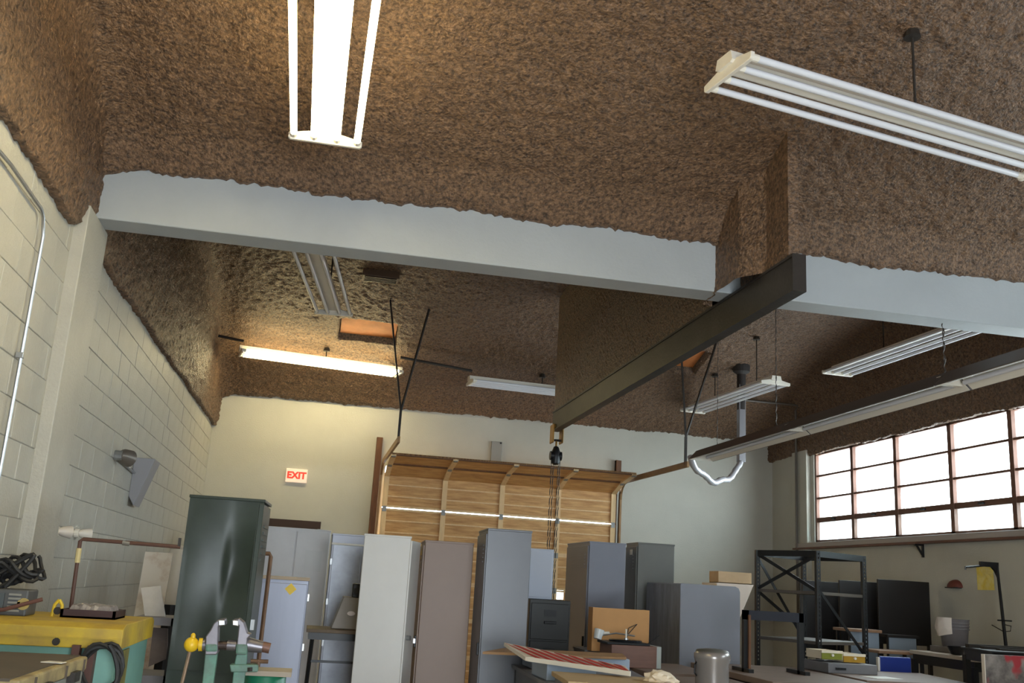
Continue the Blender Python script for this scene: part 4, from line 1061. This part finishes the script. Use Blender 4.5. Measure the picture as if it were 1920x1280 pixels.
# student desks and pale panels below
desk_tan = mat('desk_tan', (150, 116, 88), .5, var=.25, scale=5)
palegrey = mat('pale_bluegrey', (128, 140, 152), .5)
def desk(label, xl, xr, yt, Y, Mt, dpt=.5, pale=True):
    a, b = at(xl, yt, 'y', Y), at(xr, yt+2, 'y', Y); w_ = b.x-a.x
    t = thing('school_desk', label, 'desk', (a.x, Y, 0))
    MB().ext((0, 0, a.z-.03), (w_, dpt, a.z)).build('desk_top', Mt, t, bevel=.004)
    if pale: MB().ext((.03, .02, a.z-.42), (w_-.03, .04, a.z-.03)).build('front_panel', palegrey, t)
    for lx in (.02, w_-.05):
        for ly in (.03, dpt-.06): MB().ext((lx, ly, 0), (lx+.03, ly+.03, a.z-.03)).build('leg', black, t)
    return t, a, b
desk('school desk with tan edge and pale panel behind the right shelving post', 1592, 1654, 1178, 10.2, desk_tan, .35)
desk('school desk with pale front panel below the dark panel nearest the windows', 1664, 1724, 1189, 10.2, dks, .3)
desk('tan school desk beside the blue chair back', 1648, 1738, 1219, 9.72, desk_tan, .4, False)
desk('low tan desk left of the blue chair', 1632, 1655, 1228, 9.45, desk_tan, .4, False) if False else None
# blue chair
bc0 = at(1662, 1232, 'y', 8.95+.1); bc1 = at(1722, 1234, 'y', 9.05)
t = thing('school_chair', 'blue plastic school chair behind the tan table', 'chair', (bc0.x+.03, 9.22, 0)); bw_ = bc1.x-bc0.x
bluep = mat('blue_plastic', (22, 46, 128), .4)
MB().ext((0, 0, bc0.z-.26), (bw_, .025, bc0.z)).build('backrest', bluep, t, bevel=.01)
MB().ext((-.02, -.004, bc0.z-.25), (0, .03, bc0.z-.01)).build('back_edge', white_enamel, t)
MB().ext((0, .03, bc0.z-.50), (bw_, .42, bc0.z-.47)).build('seat', bluep, t, bevel=.01)
for lx in (.02, bw_-.02):
    MB().tube([(lx, .05, bc0.z-.02), (lx, .05, 0)], .011, 8).build('leg', zinc, t); MB().tube([(lx, .38, bc0.z-.48), (lx, .40, 0)], .011, 8).build('leg', zinc, t)
# yellow-green trays on the table
yg = mat('tray_green', (128, 132, 40), .5); yo = mat('tray_ochre', (176, 134, 34), .5); tp = mat('tray_white', (226, 214, 190), .5)
tgx = at(1541, 1219, 'y', 8.75)
cs = thing('grey_case', 'flat grey case under the drawer trays', 'case', (tgx.x, 8.6, 1.0))
MB().ext((-.02, .0, 0), (.47, .5, tgx.z-.10-1.0)).build('case_body', greybench, cs, bevel=.005)
MB().ext((.05, -.012, .03), (.15, 0, .05)).build('handle', black, cs)
for xl, xr, yt, Y, mm, lab in ((1541, 1579, 1219, 8.75, yg, 'green-fronted drawer tray on the tan table'), (1582, 1622, 1225, 8.76, yo, 'ochre-fronted drawer tray on the tan table')):
    a, b = at(xl, yt, 'y', Y), at(xr, yt+6, 'y', Y); w_ = b.x-a.x; h_ = a.z-1.0
    th_ = .075; t = thing('drawer_tray', lab, 'tray', (a.x, Y, a.z-th_)); h_ = th_
    MB().ext((0, 0, 0), (w_, .012, h_)).build('front', mm, t)
    MB().ext((0, .012, 0), (.012, .3, h_)).build('side', tp, t); MB().ext((w_-.012, .012, 0), (w_, .3, h_)).build('side', tp, t)
    MB().ext((.012, .29, 0), (w_-.012, .3, h_)).build('back', tp, t); MB().ext((.012, .012, 0), (w_-.012, .29, .01)).build('bottom', tp, t)
    MB().ext((-.004, -.006, h_-.02), (w_+.004, .014, h_+.004)).build('rim', tp, t)
    MB().tube([(w_/2, 0, h_/2), (w_/2, -.02, h_/2)], .012, 10).build('knob', white_enamel, t)
for xx, yy, lab in ((5.05, 8.3, 'loose white paper sheet on the tan table by the shelving'),):
    tag(shift(MB().box((xx, yy, 1.002), (.3, .22, .003), .2).build('paper_sheet', white_enamel), (xx, yy, 1.0)), lab, 'paper')

# bucket on its table at the right
ba = at(1782, 1160, 'y', 9.25); bb = at(1838, 1216, 'y', 9.25)
rt_z = bb.z-.06
t = table('side_table', 'white-topped table carrying the bucket by the right wall', 'table', [(6.14, 8.52), (6.75, 8.72), (6.93, 9.66), (6.18, 9.62)], rt_z, .035, mat('white_top', (206, 194, 178), .5, var=.2, scale=4), black, 'legs')
bcx = (ba.x+bb.x)/2-.02
t = tag(shift(MB().ext((bcx-.18, 9.2, rt_z), (bcx+.18, 9.56, rt_z+.06)).build('wooden_block', mat('block_grey', (120, 112, 106), .6, var=.3), bevel=.006), (bcx, 9.4, rt_z)), 'grey block under the bucket', 'block')
bk2 = thing('bucket', 'grey plastic bucket with a white bag over its rim', 'bucket', (bcx, 9.4, rt_z+.06)); bhh = ba.z-rt_z-.06
MB().lathe([(.115, 0), (.12, .005), (.148, bhh-.01), (.155, bhh), (.145, bhh), (.138, bhh-.03)], n=24).build('pail', mat('pail_grey', (112, 108, 110), .4), bk2, smooth=True)
for k in range(3): MB().lathe([(.146, bhh*.62+k*.03), (.151, bhh*.62+k*.03+.006), (.147, bhh*.62+k*.03+.012)], n=24).build('rib', MATS['pail_grey'], bk2)
V = []; nn = 14; mm_ = 8
for j in range(mm_+1):
    for i in range(nn+1):
        a_ = PI*.72+i/nn*PI*.55; r = .158+.02*math.sin(j/mm_*PI)+.012*noise.noise(Vector((i*.7, j*.7, 5)))
        V.append((r*math.cos(a_), r*math.sin(a_), bhh+.012-j/mm_*bhh*.7*(1-.3*abs(i/nn-.4))))
MB().add(V, [(j*(nn+1)+i, j*(nn+1)+i+1, (j+1)*(nn+1)+i+1, (j+1)*(nn+1)+i) for j in range(mm_) for i in range(nn)]).build('plastic_bag', mat('bag_white', (226, 216, 208), .35), bk2, smooth=True)
bw0 = at(1750, 1214, 'y', 8.95)
t = tag(shift(MB().lathe([(.03, 0), (.06, .01), (.085, .07), (.09, .085), (.082, .085), (.055, .02), (.01, .015)], (0, 0, 0), 20).build('steel_bowl', black, smooth=True), (0, 0, 0)), 'dark bowl on the white-topped table', 'bowl'); t.location = (6.26, 8.95, rt_z)
# tool lying at the table edge
pt = [Vector((6.62, 8.86, rt_z+.02)), Vector((6.68, 8.80, rt_z+.03)), Vector((6.72, 8.78, rt_z+.02))]
tag(MB().tube(pt, [.02, .028, .018], 10).build('work_glove', mat('glove_brown', (74, 50, 46), .8), smooth=True), 'dark brown glove at the table edge below the bucket', 'glove')

# pole stand with arm, yellow notice, red fitting on the right wall
q0 = at(1888, 1226, 'y', 9.15); q1 = at(1869, 1058, 'y', 9.35)
t = thing('pole_stand', 'thin black pole stand with a bracket arm in front of the right wall', 'stand', (q0.x, 9.15, 0))
top_ = (q1.x-q0.x, .2, q1.z)
MB().tube([(0, 0, q0.z-.02), top_], [.018, .014], 8).build('pole', black, t, smooth=True)
MB().tube([(0, 0, 0), (0, 0, q0.z)], .02, 8).build('lower_pole', black, t)
ar = at(1810, 1063, 'y', 9.35)
MB().tube([top_, (ar.x-q0.x, .2, ar.z)], .010, 8).build('arm', black, t)
gx = top_[0]; gz = top_[2]
MB().prism([(gx+.012, gz+.02), (gx-.20, gz+.02), (gx-.20, gz-.03), (gx-.07, gz-.03), (gx-.03, gz-.07), (gx+.005, gz-.14)], 'y', .185, .215).build('gusset', black, t)
MB().tube([(ar.x-q0.x, .2, ar.z+.01), (ar.x-q0.x, .2, ar.z-.025)], .008, 6).build('arm_tip', black, t)
cr_ = at(1882, 1163, 'y', 9.2)
MB().tube([(cr_.x-q0.x-.07, .05, cr_.z), (cr_.x-q0.x+.09, .05, cr_.z)], .008, 6).build('cross_bar', black, t)
MB().tube([(cr_.x-q0.x-.14, .05, cr_.z-.05), (cr_.x-q0.x, .06, cr_.z-.11), (cr_.x-q0.x+.07, .05, cr_.z-.10), (cr_.x-q0.x+.08, .05, cr_.z-.05), (cr_.x-q0.x+.02, .06, cr_.z-.04)], .005, 6).build('wire_hook', rust_steel, t, smooth=True)
MB().lathe([(.16, 0), (.16, .02), (.03, .05)], n=16).build('base', black, t)
yn = at(1848, 1083, 'x', XR-.004)
t = thing('yellow_notice', 'creased yellow notice pinned on the right wall', 'notice', (XR, yn.y, yn.z))
V = []
for j in range(7):
    for i in range(7):
        V.append((-.006-.012*abs(noise.noise(Vector((i*.8, j*.9, 3)))), -.14+.28*i/6, -.13+.26*j/6))
MB().add(V, [(j*7+i, j*7+i+1, (j+1)*7+i+1, (j+1)*7+i) for j in range(6) for i in range(6)]).build('sheet', mat('notice_yellow', (226, 196, 40), .4, var=.25, scale=14, rgb2=(236, 222, 150)), t)
rd = at(1793, 1098, 'x', XR)
t = thing('wall_fitting', 'small rust-red dome fitting on the right wall', 'fitting', (XR, rd.y, rd.z-.02))
MB().add(*(lambda n, m_: ([(-.09*math.sin(PI/2*j/m_), .12*math.cos(PI/2*j/m_)*math.cos(PI*i/n), .09*math.cos(PI/2*j/m_)*math.sin(PI*i/n)) for j in range(m_+1) for i in range(n+1)], [(j*(n+1)+i, j*(n+1)+i+1, (j+1)*(n+1)+i+1, (j+1)*(n+1)+i) for j in range(m_) for i in range(n)]))(12, 6)).build('dome', mat('rust_red', (112, 54, 42), .6, var=.2), t, smooth=True)
MB().ext((-.08, -.1, -.008), (0, .1, .004)).build('base_plate', rust_steel, t)
# paint-splashed board and black rack in the corner of the frame
pq0 = at(1846, 1226, 'y', 7.5); pq1 = at(1935, 1230, 'y', 7.5)
splat = mat('splashed_board', (140, 132, 126), .6, var=.6, scale=7, rgb2=(52, 46, 46))
nt = splat.node_tree; bs = nt.nodes['Principled BSDF']
nz = nt.nodes.new('ShaderNodeTexNoise'); nz.inputs['Scale'].default_value = 4.5; rm = nt.nodes.new('ShaderNodeValToRGB'); rm.color_ramp.elements[0].position = .56; rm.color_ramp.elements[1].position = .62
mx = nt.nodes.new('ShaderNodeMixRGB'); old = bs.inputs['Base Color'].links[0].from_socket
tcn = [n_ for n_ in nt.nodes if n_.bl_idname == 'ShaderNodeTexCoord'][0]
nt.links.new(tcn.outputs['Object'], nz.inputs[0]); nt.links.new(nz.outputs[0], rm.inputs[0]); nt.links.new(rm.outputs[0], mx.inputs[0]); nt.links.new(old, mx.inputs[1]); mx.inputs[2].default_value = (*lin((150, 40, 48)), 1); nt.links.new(mx.outputs[0], bs.inputs['Base Color'])
t = thing('paint_board', 'paint-splashed grey and red board standing on legs by the pole stand', 'board', (pq0.x, 7.5, 0)); w_ = pq1.x-pq0.x+.2
MB().ext((0, 0, .4), (w_, .03, pq0.z)).build('panel', splat, t, bevel=.003)
MB().ext((-.008, -.004, .4), (.0, .034, pq0.z)).build('edge', mat('edge_cream', (206, 196, 184), .6), t)
for lx in (.02, w_-.06): MB().ext((lx, .03, 0), (lx+.04, .07, pq0.z-.05)).build('leg', rust_steel, t); MB().ext((lx, -.12, 0), (lx+.04, .18, .03)).build('foot', rust_steel, t)
t = table('rack_table', 'dark rack table behind the paint-splashed board', 'rack', [(5.75, 7.75), (6.7, 7.75), (6.9, 8.45), (5.95, 8.45)], 1.30, .02, black, black, 'legs')
for k in range(3): tag(shift(MB().ext((5.98-.05*k, 7.95+.14*k, 1.30), (6.65, 8.0+.14*k, 1.315+.008*k)).build('flat_bar', rust_steel), (6.3, 7.97+.14*k, 1.30)), ('shortest dark steel bar lying on the rack table', 'middle dark steel bar lying on the rack table', 'longest and thickest dark steel bar on the rack table')[k], 'bar', 'flat bars on the rack table')
